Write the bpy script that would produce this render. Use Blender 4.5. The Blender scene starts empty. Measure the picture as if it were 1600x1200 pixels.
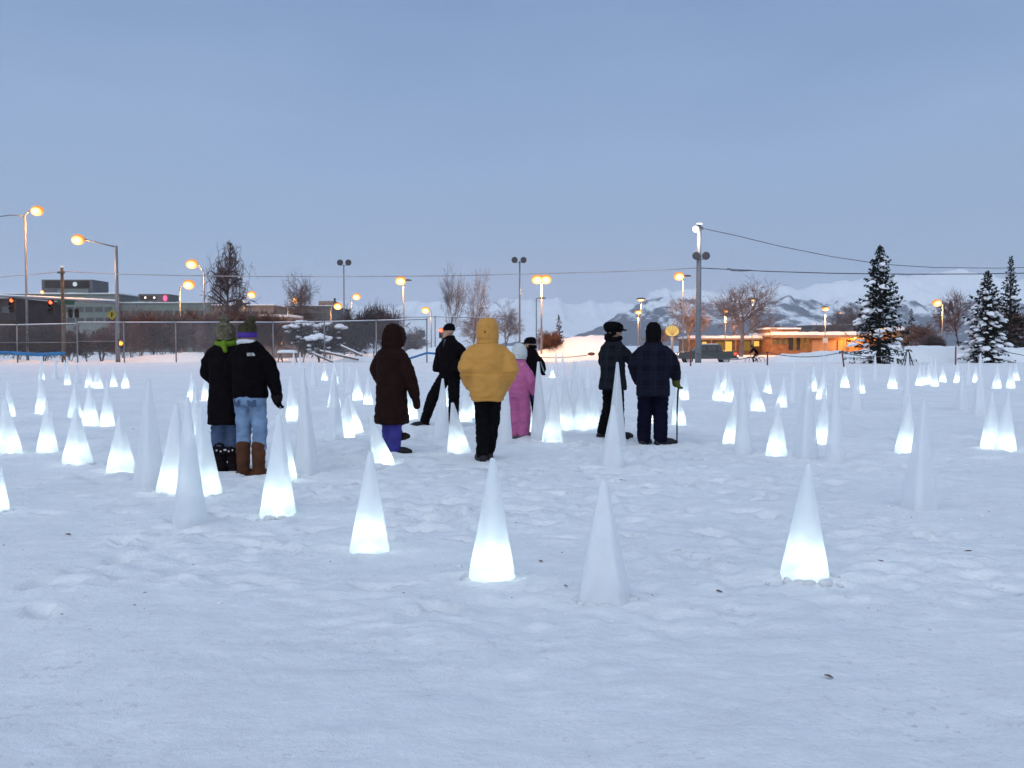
import bpy, bmesh, math, random
import numpy as np
from mathutils import Vector, Matrix, noise
R = math.radians
random.seed(7)
scn = bpy.context.scene
# ------------------------------------------------------------------ camera
F = 1511.0            # focal length in photo pixels (1600 wide)
CAMH = 1.35           # metres above the snow
HOR = 540.0           # horizon row in the photo
PITCH = math.atan((HOR - 600.0) / F)      # negative: looking slightly down
cam_d = bpy.data.cameras.new('camera'); cam = bpy.data.objects.new('camera', cam_d)
scn.collection.objects.link(cam); scn.camera = cam
cam_d.sensor_width = 36.0; cam_d.lens = F / 1600.0 * 36.0
cam_d.clip_start = 0.05; cam_d.clip_end = 60000
cam.location = (0, 0, CAMH); cam.rotation_euler = (R(90) + PITCH, 0, 0)
# ------------------------------------------------------------------ sky, sun, exposure
SUN_EL, SUN_AZ = 27.0, 196.0      # soft afterglow high behind the camera
w = bpy.data.worlds.new('World'); scn.world = w; w.use_nodes = True
nt = w.node_tree; nt.nodes.clear()
wo = nt.nodes.new('ShaderNodeOutputWorld'); bg = nt.nodes.new('ShaderNodeBackground')
sky = nt.nodes.new('ShaderNodeTexSky'); sky.sky_type = 'NISHITA'; sky.sun_disc = False
sky.sun_elevation = R(3.0); sky.sun_rotation = R(SUN_AZ); sky.ozone_density = 5.0; sky.dust_density = 1.5; sky.air_density = 1.0
tc = nt.nodes.new('ShaderNodeTexCoord'); sx = nt.nodes.new('ShaderNodeSeparateXYZ')
rp = nt.nodes.new('ShaderNodeValToRGB')
nt.links.new(tc.outputs['Generated'], sx.inputs[0])
nz = nt.nodes.new('ShaderNodeTexNoise'); nz.inputs['Scale'].default_value = 2.2; nz.inputs['Detail'].default_value = 3
mp = nt.nodes.new('ShaderNodeMapping'); mp.inputs['Scale'].default_value = (1, 1, 3.5)
nt.links.new(tc.outputs['Generated'], mp.inputs[0]); nt.links.new(mp.outputs[0], nz.inputs['Vector'])
ma = nt.nodes.new('ShaderNodeMath'); ma.operation = 'MULTIPLY_ADD'; ma.inputs[1].default_value = 0.26
sub = nt.nodes.new('ShaderNodeMath'); sub.operation = 'SUBTRACT'; sub.inputs[1].default_value = 0.13
nt.links.new(sx.outputs['Z'], sub.inputs[0]); nt.links.new(nz.outputs['Fac'], ma.inputs[0]); nt.links.new(sub.outputs[0], ma.inputs[2])
nt.links.new(ma.outputs[0], rp.inputs[0])
el = rp.color_ramp.elements                 # thin overcast at blue hour, the same all round
el[0].position = 0.0; el[0].color = (0.395, 0.470, 0.675, 1)
el[1].position = 1.0; el[1].color = (0.28, 0.41, 0.63, 1)
for p, c in ((0.10, (0.340, 0.460, 0.680, 1)), (0.20, (0.325, 0.468, 0.720, 1)), (0.38, (0.225, 0.345, 0.600, 1))):
    e = el.new(p); e.color = c
skm = nt.nodes.new('ShaderNodeVectorMath'); skm.operation = 'SCALE'; skm.inputs['Scale'].default_value = 0.10
nt.links.new(sky.outputs[0], skm.inputs[0])
mx = nt.nodes.new('ShaderNodeMix'); mx.data_type = 'RGBA'; mx.inputs['Factor'].default_value = 0.9
nt.links.new(skm.outputs[0], mx.inputs['A']); nt.links.new(rp.outputs[0], mx.inputs['B'])
nt.links.new(mx.outputs['Result'], bg.inputs['Color']); bg.inputs['Strength'].default_value = 1.0
nt.links.new(bg.outputs[0], wo.inputs['Surface'])
sl = bpy.data.lights.new('afterglow_sun', 'SUN'); sun = bpy.data.objects.new('afterglow_sun', sl)
scn.collection.objects.link(sun); sl.energy = 2.2; sl.angle = R(110); sl.color = (0.95, 0.985, 1.0)
sun.rotation_euler = (R(90 - SUN_EL), 0, R(-(SUN_AZ - 180)))
vs = scn.view_settings; vs.view_transform = 'Standard'; vs.look = 'None'; vs.gamma = 1; vs.exposure = -0.10
vs.use_curve_mapping = False
cy = scn.cycles; cy.use_denoising = True; cy.max_bounces = 8; cy.diffuse_bounces = 3; cy.transmission_bounces = 4
cy.transparent_max_bounces = 12; cy.volume_bounces = 1; cy.sample_clamp_indirect = 4.0; cy.caustics_reflective = False; cy.caustics_refractive = False
cy.use_adaptive_sampling = True; cy.adaptive_threshold = 0.02
# ------------------------------------------------------------------ helpers
C = scn.collection
def W(px, py, d):
    cp, sp = math.cos(PITCH), math.sin(PITCH)
    a = (px - 800) / F; b = (600 - py) / F
    dx, dy, dz = a, cp - b * sp, sp + b * cp
    t = d / dy
    return Vector((dx * t, d, CAMH + dz * t))
def G(px, py):
    cp, sp = math.cos(PITCH), math.sin(PITCH)
    b = (600 - py) / F
    dz = sp + b * cp; t = -CAMH / dz
    return Vector(((px - 800) / F * t, (cp - b * sp) * t, 0.0))
def PX(px, d): return W(px, HOR, d).x
def PZ(py, d): return W(800, py, d).z
ORG = {}
def thing(name, label, cat, loc=(0, 0, 0), rz=0.0, group=None):
    o = bpy.data.objects.new(name, None); C.objects.link(o); o.empty_display_size = 0.2
    o.location = loc; o.rotation_euler = (0, 0, rz)
    o['label'] = label; o['category'] = cat
    if group: o['group'] = group
    ORG[o] = Vector(loc); return o
def tag(o, label, cat, group=None):
    o['label'] = label; o['category'] = cat
    if group: o['group'] = group
    return o
def frame(d):
    d = Vector(d).normalized()
    u = Vector((1, 0, 0)) if abs(d.x) < 0.85 else Vector((0, 1, 0))
    v = d.cross(u).normalized(); u = v.cross(d).normalized()
    return u, v
class MB:
    def __init__(s): s.v = []; s.f = []
    def add(s, vs, fs):
        n = len(s.v); s.v += [tuple(p) for p in vs]; s.f += [tuple(i + n for i in f) for f in fs]; return s
    def box(s, x0, x1, y0, y1, z0, z1):
        return s.add([(x0,y0,z0),(x1,y0,z0),(x1,y1,z0),(x0,y1,z0),(x0,y0,z1),(x1,y0,z1),(x1,y1,z1),(x0,y1,z1)],
              [(0,3,2,1),(4,5,6,7),(0,1,5,4),(1,2,6,5),(2,3,7,6),(3,0,4,7)])
    def tube(s, pts, rad, seg=8, cap=True):
        pts = [Vector(p) for p in pts]; n = len(pts)
        if not hasattr(rad, '__len__'): rad = [rad] * n
        vs = []; fs = []; u = None
        for i, p in enumerate(pts):
            d = (pts[min(i + 1, n - 1)] - pts[max(i - 1, 0)])
            if d.length < 1e-9: d = Vector((0, 0, 1))
            d.normalize()
            if u is None: u, v = frame(d)
            else:
                u = (u - d * u.dot(d)).normalized(); v = d.cross(u)
            r = rad[i]
            for k in range(seg):
                a = 2 * math.pi * k / seg
                vs.append(p + (u * math.cos(a) + v * math.sin(a)) * r)
        for i in range(n - 1):
            for k in range(seg):
                k2 = (k + 1) % seg
                fs.append((i*seg+k, i*seg+k2, (i+1)*seg+k2, (i+1)*seg+k))
        if cap:
            fs.append(tuple(range(seg - 1, -1, -1))); fs.append(tuple((n-1)*seg + k for k in range(seg)))
        return s.add(vs, fs)
    def rings(s, rows, seg=20, cap=True):
        """rows: (cx,cy,z,rx,ry[,power])"""
        vs = []; fs = []
        for row in rows:
            cx, cy_, z, rx, ry = row[:5]; pw = row[5] if len(row) > 5 else 2.0
            for k in range(seg):
                a = 2 * math.pi * k / seg; ca, sa = math.cos(a), math.sin(a)
                q = (abs(ca) ** pw + abs(sa) ** pw) ** (-1.0 / pw)
                vs.append((cx + rx * ca * q, cy_ + ry * sa * q, z))
        n = len(rows)
        for i in range(n - 1):
            for k in range(seg):
                k2 = (k + 1) % seg
                fs.append((i*seg+k, i*seg+k2, (i+1)*seg+k2, (i+1)*seg+k))
        if cap:
            fs.append(tuple(range(seg - 1, -1, -1))); fs.append(tuple((n-1)*seg + k for k in range(seg)))
        return s.add(vs, fs)
    def ball(s, c, rx, ry, rz, seg=14, rows=9):
        c = Vector(c); vs = [c + Vector((0, 0, -rz))]; fs = []
        for i in range(1, rows):
            t = -math.pi / 2 + math.pi * i / rows
            for k in range(seg):
                a = 2 * math.pi * k / seg
                vs.append(c + Vector((rx*math.cos(t)*math.cos(a), ry*math.cos(t)*math.sin(a), rz*math.sin(t))))
        vs.append(c + Vector((0, 0, rz))); top = len(vs) - 1
        for k in range(seg): fs.append((0, 1 + (k+1) % seg, 1 + k))
        for i in range(rows - 2):
            for k in range(seg):
                a = 1 + i*seg + k; b = 1 + i*seg + (k+1) % seg
                fs.append((a, b, b + seg, a + seg))
        for k in range(seg): fs.append((1 + (rows-2)*seg + k, 1 + (rows-2)*seg + (k+1) % seg, top))
        return s.add(vs, fs)
    def limb(s, pts, rad, seg=14):
        """round-ended tapered tube"""
        pts = [Vector(p) for p in pts]; rad = list(rad)
        d0 = (pts[0] - pts[1]).normalized(); d1 = (pts[-1] - pts[-2]).normalized()
        P = [pts[0] + d0*rad[0]*0.85, pts[0] + d0*rad[0]*0.5] + pts + [pts[-1] + d1*rad[-1]*0.5, pts[-1] + d1*rad[-1]*0.85]
        RR = [rad[0]*0.45, rad[0]*0.85] + rad + [rad[-1]*0.85, rad[-1]*0.45]
        return s.tube(P, RR, seg)
    def mesh(s, name, org=(0, 0, 0), smooth=False):
        me = bpy.data.meshes.new(name)
        a = np.array(s.v, dtype=float) - np.array(tuple(org))
        me.from_pydata(a.tolist(), [], s.f); me.update()
        if smooth: me.polygons.foreach_set('use_smooth', [True] * len(me.polygons))
        return me
    def build(s, name, mat, parent=None, smooth=False, org=None):
        if org is None: org = ORG.get(parent, Vector((0, 0, 0))) if parent else Vector((0, 0, 0))
        me = s.mesh(name, org, smooth)
        o = bpy.data.objects.new(name, me); C.objects.link(o); me.materials.append(mat)
        if parent: o.parent = parent; ORG[o] = Vector(org)
        return o
def struct(o, label=None):
    o['kind'] = 'structure'
    if label: o['label'] = label
    return o
# ---- numpy value noise
def _h(ix, iy, seed):
    n = (ix.astype(np.int64) * 374761393 + iy.astype(np.int64) * 668265263 + seed * 1442695) & 0xffffffff
    n = ((n ^ (n >> 13)) * 1274126177) & 0xffffffff
    return ((n ^ (n >> 16)) & 0xffff) / 65535.0
def vnoise(x, y, seed=0):
    ix = np.floor(x); iy = np.floor(y); fx = x - ix; fy = y - iy
    fx = fx*fx*fx*(fx*(fx*6-15)+10); fy = fy*fy*fy*(fy*(fy*6-15)+10)
    a = _h(ix, iy, seed); b = _h(ix+1, iy, seed); c = _h(ix, iy+1, seed); d = _h(ix+1, iy+1, seed)
    return (a*(1-fx)+b*fx)*(1-fy) + (c*(1-fx)+d*fx)*fy
def fbm(x, y, oct=4, seed=0, ridged=False):
    t = np.zeros_like(x); amp = 1.0; tot = 0
    ca, sa = 0.8, 0.6
    for i in range(oct):
        n = vnoise(x, y, seed + i*17)
        if ridged: n = 1 - np.abs(2*n - 1)
        t += n*amp; tot += amp; amp *= 0.5
        x, y = (x*ca - y*sa)*2.03 + 5.2, (x*sa + y*ca)*2.03 - 3.1
    return t / tot
def grid_mesh(name, X, Y, Z, mat):
    ny, nx = X.shape
    co = np.stack([X.ravel(), Y.ravel(), Z.ravel()], 1).astype(np.float32)
    i = np.arange(ny*nx).reshape(ny, nx)
    q = np.stack([i[:-1,:-1].ravel(), i[:-1,1:].ravel(), i[1:,1:].ravel(), i[1:,:-1].ravel()], 1)
    me = bpy.data.meshes.new(name)
    me.vertices.add(len(co)); me.vertices.foreach_set('co', co.ravel())
    me.loops.add(q.size); me.loops.foreach_set('vertex_index', q.ravel().astype(np.int32))
    me.polygons.add(len(q)); me.polygons.foreach_set('loop_start', np.arange(0, q.size, 4, dtype=np.int32))
    me.polygons.foreach_set('loop_total', np.full(len(q), 4, dtype=np.int32))
    me.polygons.foreach_set('use_smooth', [True]*len(q))
    me.update(calc_edges=True); me.validate()
    o = bpy.data.objects.new(name, me); C.objects.link(o); me.materials.append(mat); return o
# ------------------------------------------------------------------ materials
def mat(name, col, rough=0.7, var=0.15, scale=8.0, bump=0.0, bscale=None, metal=0.0, spec=0.3, sheen=0.0, col2=None, detail=4):
    m = bpy.data.materials.new(name); m.use_nodes = True; n = m.node_tree; b = n.nodes['Principled BSDF']
    b.inputs['Roughness'].default_value = rough; b.inputs['Metallic'].default_value = metal
    b.inputs['Specular IOR Level'].default_value = spec
    if sheen: b.inputs['Sheen Weight'].default_value = sheen
    t = n.nodes.new('ShaderNodeTexCoord'); z = n.nodes.new('ShaderNodeTexNoise')
    z.inputs['Scale'].default_value = scale; z.inputs['Detail'].default_value = detail
    n.links.new(t.outputs['Object'], z.inputs['Vector'])
    r = n.nodes.new('ShaderNodeValToRGB'); n.links.new(z.outputs['Fac'], r.inputs[0])
    c2 = col2 or tuple(min(1, c*(1+var)) for c in col); c1 = col if col2 else tuple(c*(1-var) for c in col)
    r.color_ramp.elements[0].position = 0.3; r.color_ramp.elements[0].color = (*c1, 1)
    r.color_ramp.elements[1].position = 0.7; r.color_ramp.elements[1].color = (*c2, 1)
    n.links.new(r.outputs[0], b.inputs['Base Color'])
    if bump:
        z2 = n.nodes.new('ShaderNodeTexNoise'); z2.inputs['Scale'].default_value = bscale or scale*4; z2.inputs['Detail'].default_value = 5
        n.links.new(t.outputs['Object'], z2.inputs['Vector'])
        bp = n.nodes.new('ShaderNodeBump'); bp.inputs['Strength'].default_value = bump; bp.inputs['Distance'].default_value = 0.02
        n.links.new(z2.outputs['Fac'], bp.inputs['Height']); n.links.new(bp.outputs[0], b.inputs['Normal'])
    return m
def emis(name, col, strength):
    m = bpy.data.materials.new(name); m.use_nodes = True; n = m.node_tree; n.nodes.clear()
    o = n.nodes.new('ShaderNodeOutputMaterial'); e = n.nodes.new('ShaderNodeEmission')
    e.inputs[0].default_value = (*col, 1); e.inputs[1].default_value = strength
    n.links.new(e.outputs[0], o.inputs[0]); return m
M = {}
M['steel'] = mat('galvanised_steel', (0.20, 0.21, 0.23), 0.5, 0.15, 3, metal=0.4)
M['darksteel'] = mat('dark_painted_steel', (0.035, 0.035, 0.04), 0.5)
M['wood'] = mat('weathered_wood', (0.13, 0.085, 0.06), 0.85, 0.35, 6, 0.4)
M['redwood'] = mat('red_stained_post', (0.16, 0.05, 0.04), 0.8, 0.25, 9, 0.3)
M['bark'] = mat('dark_bark', (0.055, 0.04, 0.038), 0.9, 0.3, 8)
M['twig'] = mat('brown_twigs', (0.105, 0.085, 0.09), 0.9, 0.5, 1.5)
M['redtwig'] = mat('reddish_twigs', (0.105, 0.055, 0.046), 0.9, 0.5, 0.8)
M['frost'] = mat('frosted_twigs', (0.17, 0.135, 0.135), 0.9, 0.45, 0.7)
M['needle'] = mat('spruce_needles', (0.006, 0.011, 0.008), 0.9, 0.5, 2.0)
M['branchsnow'] = mat('snow_on_branches', (0.80, 0.82, 0.86), 0.8, 0.04, 3, 0.3, 14)
M['cable'] = mat('cable', (0.10, 0.10, 0.12), 0.8, 0.6, 0.6); M['frostcable'] = mat('frosted_cable', (0.22, 0.20, 0.21), 0.8, 0.6, 0.35, col2=(0.55, 0.50, 0.50))  # frosted copy also carries the pinkish lamplight on the left wires in its colour
# ------------------------------------------------------------------ ground
def snow_mat(name, specks=True):
    m = bpy.data.materials.new(name); m.use_nodes = True; n = m.node_tree; b = n.nodes['Principled BSDF']
    L = n.links.new
    b.inputs['Roughness'].default_value = 0.75; b.inputs['Specular IOR Level'].default_value = 0.25
    b.inputs['Sheen Weight'].default_value = 0.1
    t = n.nodes.new('ShaderNodeTexCoord')
    def noise_(s, d=5, rough=0.6):
        z = n.nodes.new('ShaderNodeTexNoise'); z.inputs['Scale'].default_value = s; z.inputs['Detail'].default_value = d
        z.inputs['Roughness'].default_value = rough
        L(t.outputs['Object'], z.inputs['Vector']); return z.outputs['Fac']
    r = n.nodes.new('ShaderNodeValToRGB'); L(noise_(0.55, 8, 0.7), r.inputs[0])
    r.color_ramp.elements[0].position = 0.32; r.color_ramp.elements[0].color = (0.82, 0.845, 0.865, 1)
    r.color_ramp.elements[1].position = 0.62; r.color_ramp.elements[1].color = (0.93, 0.94, 0.95, 1)
    mo = n.nodes.new('ShaderNodeMapRange'); L(noise_(5.5, 7, 0.72), mo.inputs[0]); mo.inputs[1].default_value = 0.3; mo.inputs[2].default_value = 0.75; mo.inputs[3].default_value = 0.90; mo.inputs[4].default_value = 1.02
    mm = n.nodes.new('ShaderNodeVectorMath'); mm.operation = 'SCALE'; L(r.outputs[0], mm.inputs[0]); L(mo.outputs[0], mm.inputs['Scale'])
    col = mm.outputs[0]
    if specks:
        # trodden-in grit and leaf crumbs: small dark flecks that gather in patches
        fl = n.nodes.new('ShaderNodeMapRange'); L(noise_(17, 6, 0.75), fl.inputs[0])
        fl.inputs[1].default_value = 0.565; fl.inputs[2].default_value = 0.64
        pt = n.nodes.new('ShaderNodeMapRange'); L(noise_(0.9, 4), pt.inputs[0])
        pt.inputs[1].default_value = 0.44; pt.inputs[2].default_value = 0.64; pt.inputs[4].default_value = 0.36
        mu = n.nodes.new('ShaderNodeMath'); mu.operation = 'MULTIPLY'; L(fl.outputs[0], mu.inputs[0]); L(pt.outputs[0], mu.inputs[1])
        mx = n.nodes.new('ShaderNodeMix'); mx.data_type = 'RGBA'; L(mu.outputs[0], mx.inputs['Factor'])
        L(col, mx.inputs['A']); mx.inputs['B'].default_value = (0.22, 0.19, 0.18, 1); col = mx.outputs['Result']
    L(col, b.inputs['Base Color'])
    ad = n.nodes.new('ShaderNodeMath'); ad.operation = 'MULTIPLY_ADD'; ad.inputs[1].default_value = 0.35
    L(noise_(160, 3), ad.inputs[0]); L(noise_(26, 6, 0.65), ad.inputs[2])
    bp = n.nodes.new('ShaderNodeBump'); bp.inputs['Strength'].default_value = 0.6; bp.inputs['Distance'].default_value = 0.022
    L(ad.outputs[0], bp.inputs['Height']); L(bp.outputs[0], b.inputs['Normal'])
    return m
M['snow'] = snow_mat('trodden_snow'); M['cleansnow'] = snow_mat('clean_snow', False)
M['roofsnow'] = mat('roof_snow', (0.82, 0.83, 0.86), 0.8, 0.04, 2, 0.2, 6)

# one wide sheet to the horizon, a little below the trodden field
gx = np.array([-22000, -6000, -1500, -400, -120, -40, 40, 120, 400, 1500, 6000, 22000.])
gy = np.array([-3000, -400, -60, 0, 60, 120, 200, 400, 1000, 3000, 8000, 16000, 24000.])
XX, YY = np.meshgrid(gx, gy)
struct(grid_mesh('ground', XX, YY, np.full_like(XX, -0.35), M['cleansnow']))

nxg = 560
u = np.linspace(-1, 1, nxg); kx = 3.8
xs = 75 * np.sinh(kx*u) / math.sinh(kx)
ys = np.unique(np.concatenate([np.arange(-2.5, 2.0, 0.25), 1/np.linspace(1/2.0, 1/84.0, 500), np.geomspace(3.0, 83.5, 230)]))
ys = ys[np.concatenate([[True], np.diff(ys) > 0.008])]; nyg = len(ys)
XX, YY = np.meshgrid(xs, ys)
Z = (fbm(XX*0.35, YY*0.35, 3, 1) - 0.5) * 0.05
Z += (fbm(XX*2.2, YY*2.2, 4, 5) - 0.5) * 0.045
rough = np.clip((fbm(XX*0.5, YY*0.5, 3, 9) - 0.42) * 5, 0, 1) * np.clip((YY - 3.4) / 2.2, 0.10, 1)
Z += (fbm(XX*8, YY*8, 4, 13) - 0.5) * 0.095 * rough
Z += (fbm(XX*16, YY*16, 3, 14) - 0.5) * 0.010
rs = np.random.RandomState(3)
def stamp(x, y, a, L=0.15, Wd=0.055, dep=0.03):
    j0, j1 = np.searchsorted(xs, [x-0.4, x+0.4]); i0, i1 = np.searchsorted(ys, [y-0.4, y+0.4])
    if j1 <= j0 or i1 <= i0: return
    dx = XX[i0:i1, j0:j1]-x; dy = YY[i0:i1, j0:j1]-y
    c, s = math.cos(a), math.sin(a)
    r2 = ((dx*c+dy*s)/L)**2 + ((-dx*s+dy*c)/Wd)**2
    Z[i0:i1, j0:j1] += -dep*np.exp(-(r2**3)) + 0.3*dep*np.exp(-((np.sqrt(r2)-1.55)**2)*5)
for k in range(70):          # tracks: lines of steps wandering between the cones
    x, y = rs.uniform(-12, 12), rs.uniform(4.8, 26); a = rs.uniform(0, 6.28)
    for st in range(rs.randint(5, 13)):
        sd = 0.10 if st % 2 else -0.10
        stamp(x - math.sin(a)*sd, y + math.cos(a)*sd, a + rs.normal(0, .12), 0.14, 0.058, rs.uniform(.025, .055))
        x += math.cos(a)*0.62; y += math.sin(a)*0.62; a += rs.normal(0, 0.15)
        if y < 4.6: break
for (px_, py_) in ((392, 745), (354, 740), (612, 712), (700, 672), (762, 726), (812, 690), (957, 690), (1020, 700), (860, 760), (700, 800), (1090, 760), (520, 790)):   # trampled round where people stand
    g = G(px_, py_)
    for k in range(26): stamp(g.x + rs.normal(0, .8), g.y + rs.normal(0, .9), rs.uniform(0, 6.28), .14, .056, rs.uniform(.02, .05))
for k in range(420):
    stamp(rs.uniform(-10, 10), rs.uniform(5.4, 24), rs.uniform(0, 6.28), rs.uniform(.07, .16), rs.uniform(.03, .08), rs.uniform(.01, .035))
Z -= np.clip((YY - 78) / 6, 0, 1) * 0.36
Z -= np.clip((np.abs(XX) - 69) / 6, 0, 1) * 0.36
Z -= np.clip((-1.5 - YY) / 1, 0, 1) * 0.36
Z[0, :] = -0.4; Z[-1, :] = -0.4; Z[:, 0] = -0.4; Z[:, -1] = -0.4
def gz(x, y):
    j = int(np.clip(np.searchsorted(xs, x), 1, nxg-1)); i = int(np.clip(np.searchsorted(ys, y), 1, nyg-1))
    return float(min(Z[i, j], Z[i-1, j], Z[i, j-1], Z[i-1, j-1]))
struct(grid_mesh('snow_field', XX, YY, Z, M['snow']))

# cleared road beyond the field, grey packed snow over asphalt
M['road'] = mat('packed_snow_road', (0.20, 0.205, 0.215), 0.8, 0.3, 0.6, 0.2, 5, col2=(0.42, 0.43, 0.46))
mb = MB(); mb.box(-160, 170, 87.0, 96.0, -0.60, -0.30)
struct(mb.build('road', M['road']))

def mound(name, px0, px1, d, tops, depth, seed, m='cleansnow', base=-0.4, rough=0.10):
    """plowed snow ridge: tops = crest height fractions along it as (t, metres)"""
    x0, x1 = PX(px0, d), PX(px1, d); n = max(24, int((x1-x0)/0.35)); k = 18
    t = np.linspace(0, 1, n); s = np.linspace(-1, 1, k)
    T, S = np.meshgrid(t, s)
    crest = np.interp(t, [a for a, b in tops], [b for a, b in tops])
    X = x0 + (x1-x0)*T; Y = d + S*depth/2
    prof = np.clip(1 - np.abs(S)**1.8, 0, 1)
    H = (crest[None, :]-base) * prof * (1 + rough*6*(fbm(X*0.5, Y*0.5, 3, seed)-0.5)*0.4)
    H += (fbm(X*1.3, Y*1.3, 4, seed+3)-0.5) * rough*3 * prof
    return struct(grid_mesh(name, X, Y, base + H, M[m]))
mound('snow_bank', 1195, 1900, 82, [(0, -.2), (.04, .75), (.2, .85), (.27, 1.2), (.33, 1.35), (.42, 1.15), (.5, 1.3), (.6, 1.2), (.75, .9), (1, .7)], 7, 21)
mound('snow_bank', 150, 345, 83, [(0, 0), (.3, .35), (.6, .6), (.85, .75), (1, .6)], 6, 31)
mound('snow_bank', 515, 760, 80, [(0, 0), (.15, .35), (.35, .25), (.55, .9), (.8, 1.15), (1, .6)], 5, 41, rough=.2)
mound('snow_bank', 822, 965, 103, [(0, 0), (.15, .45), (.5, .5), (.8, .42), (1, 0)], 9, 57)
mound('plowed_snow_pile', 820, 985, 122, [(0, 0), (.12, .9), (.3, 1.9), (.45, 2.45), (.62, 2.6), (.8, 2.5), (1, .4)], 9, 51)
mound('snow_bank', 880, 1010, 79, [(0, -.2), (.35, .1), (.6, .45), (1, .2)], 4, 61, rough=.15)
mound('snow_bank', -120, 130, 79, [(0, 0), (.5, .12), (1, 0)], 4, 71, rough=.2)
mound('plowed_snow_pile', 655, 720, 105, [(0, 0), (.4, 1.1), (.7, 1.5), (1, .3)], 6, 75)

# ------------------------------------------------------------------ mountains
def mountain_mat():
    m = bpy.data.materials.new('snowy_mountain'); m.use_nodes = True; n = m.node_tree; b = n.nodes['Principled BSDF']; L = n.links.new
    b.inputs['Roughness'].default_value = 0.95; b.inputs['Specular IOR Level'].default_value = 0.1
    t = n.nodes.new('ShaderNodeTexCoord'); g = n.nodes.new('ShaderNodeNewGeometry')
    sp = n.nodes.new('ShaderNodeSeparateXYZ'); L(g.outputs['Position'], sp.inputs[0])
    z1 = n.nodes.new('ShaderNodeTexNoise'); z1.inputs['Scale'].default_value = 0.0035; z1.inputs['Detail'].default_value = 9; z1.inputs['Roughness'].default_value = 0.68
    mp = n.nodes.new('ShaderNodeMapping'); mp.inputs['Scale'].default_value = (1, 1, 0.5); L(g.outputs['Position'], mp.inputs[0]); L(mp.outputs[0], z1.inputs['Vector'])
    at = n.nodes.new('ShaderNodeAttribute'); at.attribute_name = 'forest'
    s1 = n.nodes.new('ShaderNodeSeparateXYZ'); L(g.outputs['Normal'], s1.inputs[0])
    # rock and forest: low slopes and steep faces
    a = n.nodes.new('ShaderNodeMath'); a.operation = 'MULTIPLY_ADD'; L(z1.outputs['Fac'], a.inputs[0]); a.inputs[1].default_value = 1.9; L(at.outputs['Fac'], a.inputs[2])
    st = n.nodes.new('ShaderNodeMath'); st.operation = 'MULTIPLY_ADD'; L(s1.outputs['Z'], st.inputs[0]); st.inputs[1].default_value = -0.55; L(a.outputs[0], st.inputs[2])
    mr = n.nodes.new('ShaderNodeMapRange'); L(st.outputs[0], mr.inputs[0]); mr.inputs[1].default_value = 1.02; mr.inputs[2].default_value = 1.22
    mx = n.nodes.new('ShaderNodeMix'); mx.data_type = 'RGBA'; L(mr.outputs[0], mx.inputs['Factor'])
    mx.inputs['A'].default_value = (0.80, 0.82, 0.85, 1); mx.inputs['B'].default_value = (0.09, 0.10, 0.135, 1)
    L(mx.outputs['Result'], b.inputs['Base Color']); return m
M['mountain'] = mountain_mat()
def mountain(name, D, depth, prof, nseed, forest, label, nz_amp=0.33, nscale=1/900., pxs=(0, 1), nrow=90):
    px0, px1 = prof[0][0], prof[-1][0]; n = int((px1-px0)/2.2)
    pxa = np.linspace(px0, px1, n); ry = np.interp(pxa, [p[0] for p in prof], [p[1] for p in prof])
    ry += (vnoise(pxa/14., pxa*0, nseed+90)-.5)*9 + (vnoise(pxa/5., pxa*0, nseed+91)-.5)*4.5
    zc = CAMH + (HOR-ry)/F*D
    t = np.linspace(-1, 1, nrow); T, PXA = np.meshgrid(t, pxa, indexing='ij')
    Y = D + T*depth*0.5; X = (PXA-800)/F*D + 0*T
    env = np.clip(1-np.abs(T)**1.25, 0, 1)
    warp = fbm(X/1500., Y/1500., 3, nseed+40)*900
    rid = fbm((X+warp)*nscale, Y*nscale*0.8, 6, nseed, ridged=True)
    core = np.exp(-(T/0.16)**2)
    Hh = zc[None, :] * (env * ((1-nz_amp) + nz_amp*(rid*1.5-0.25)*(1-core) + nz_amp*0.62*core) )
    Hh = np.minimum(Hh, (zc[None, :]) * np.where(T < 0, (D+T*depth*.5)/D, 1)*0.992 + core*zc[None, :]*0.008)
    o = grid_mesh(name, X, Y, Hh - 3.0, M['mountain'])
    fz = np.clip(forest[0] - Hh/forest[1], -1, 1.0)
    at = o.data.attributes.new('forest', 'FLOAT', 'POINT'); at.data.foreach_set('value', fz.ravel().astype(np.float32))
    struct(o, label); return o
mountain('mountain', 15500, 6000, [(380, 540), (430, 520), (470, 492), (510, 462), (545, 458), (585, 478), (615, 470), (650, 460), (690, 462), (735, 466), (780, 461), (830, 459), (870, 457), (905, 464), (945, 462), (1000, 470), (1060, 490), (1120, 520), (1180, 540)], 11, (0.24, 4000.), 'white snowy range in the far distance')
mountain('mountain', 13000, 5200, [(940, 540), (980, 480), (1015, 447), (1045, 440), (1070, 438), (1120, 446), (1180, 436), (1240, 440), (1290, 428), (1340, 424), (1385, 414), (1430, 412), (1465, 408), (1500, 404), (1540, 412), (1580, 424), (1630, 418), (1690, 430), (1780, 470), (1880, 540)], 23, (0.43, 3500.), 'tall pale snow peaks at the right')
mountain('mountain', 8800, 4200, [(760, 540), (830, 531), (880, 527), (915, 516), (945, 500), (970, 482), (998, 463), (1030, 447), (1052, 446), (1080, 452), (1120, 457), (1160, 452), (1200, 458), (1250, 450), (1300, 458), (1350, 468), (1400, 462), (1450, 470), (1500, 458), (1560, 462), (1640, 480), (1760, 515), (1850, 540)], 37, (1.02, 900.), 'nearer mountain with dark wooded slopes', nz_amp=0.42, nscale=1/620.)
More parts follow.
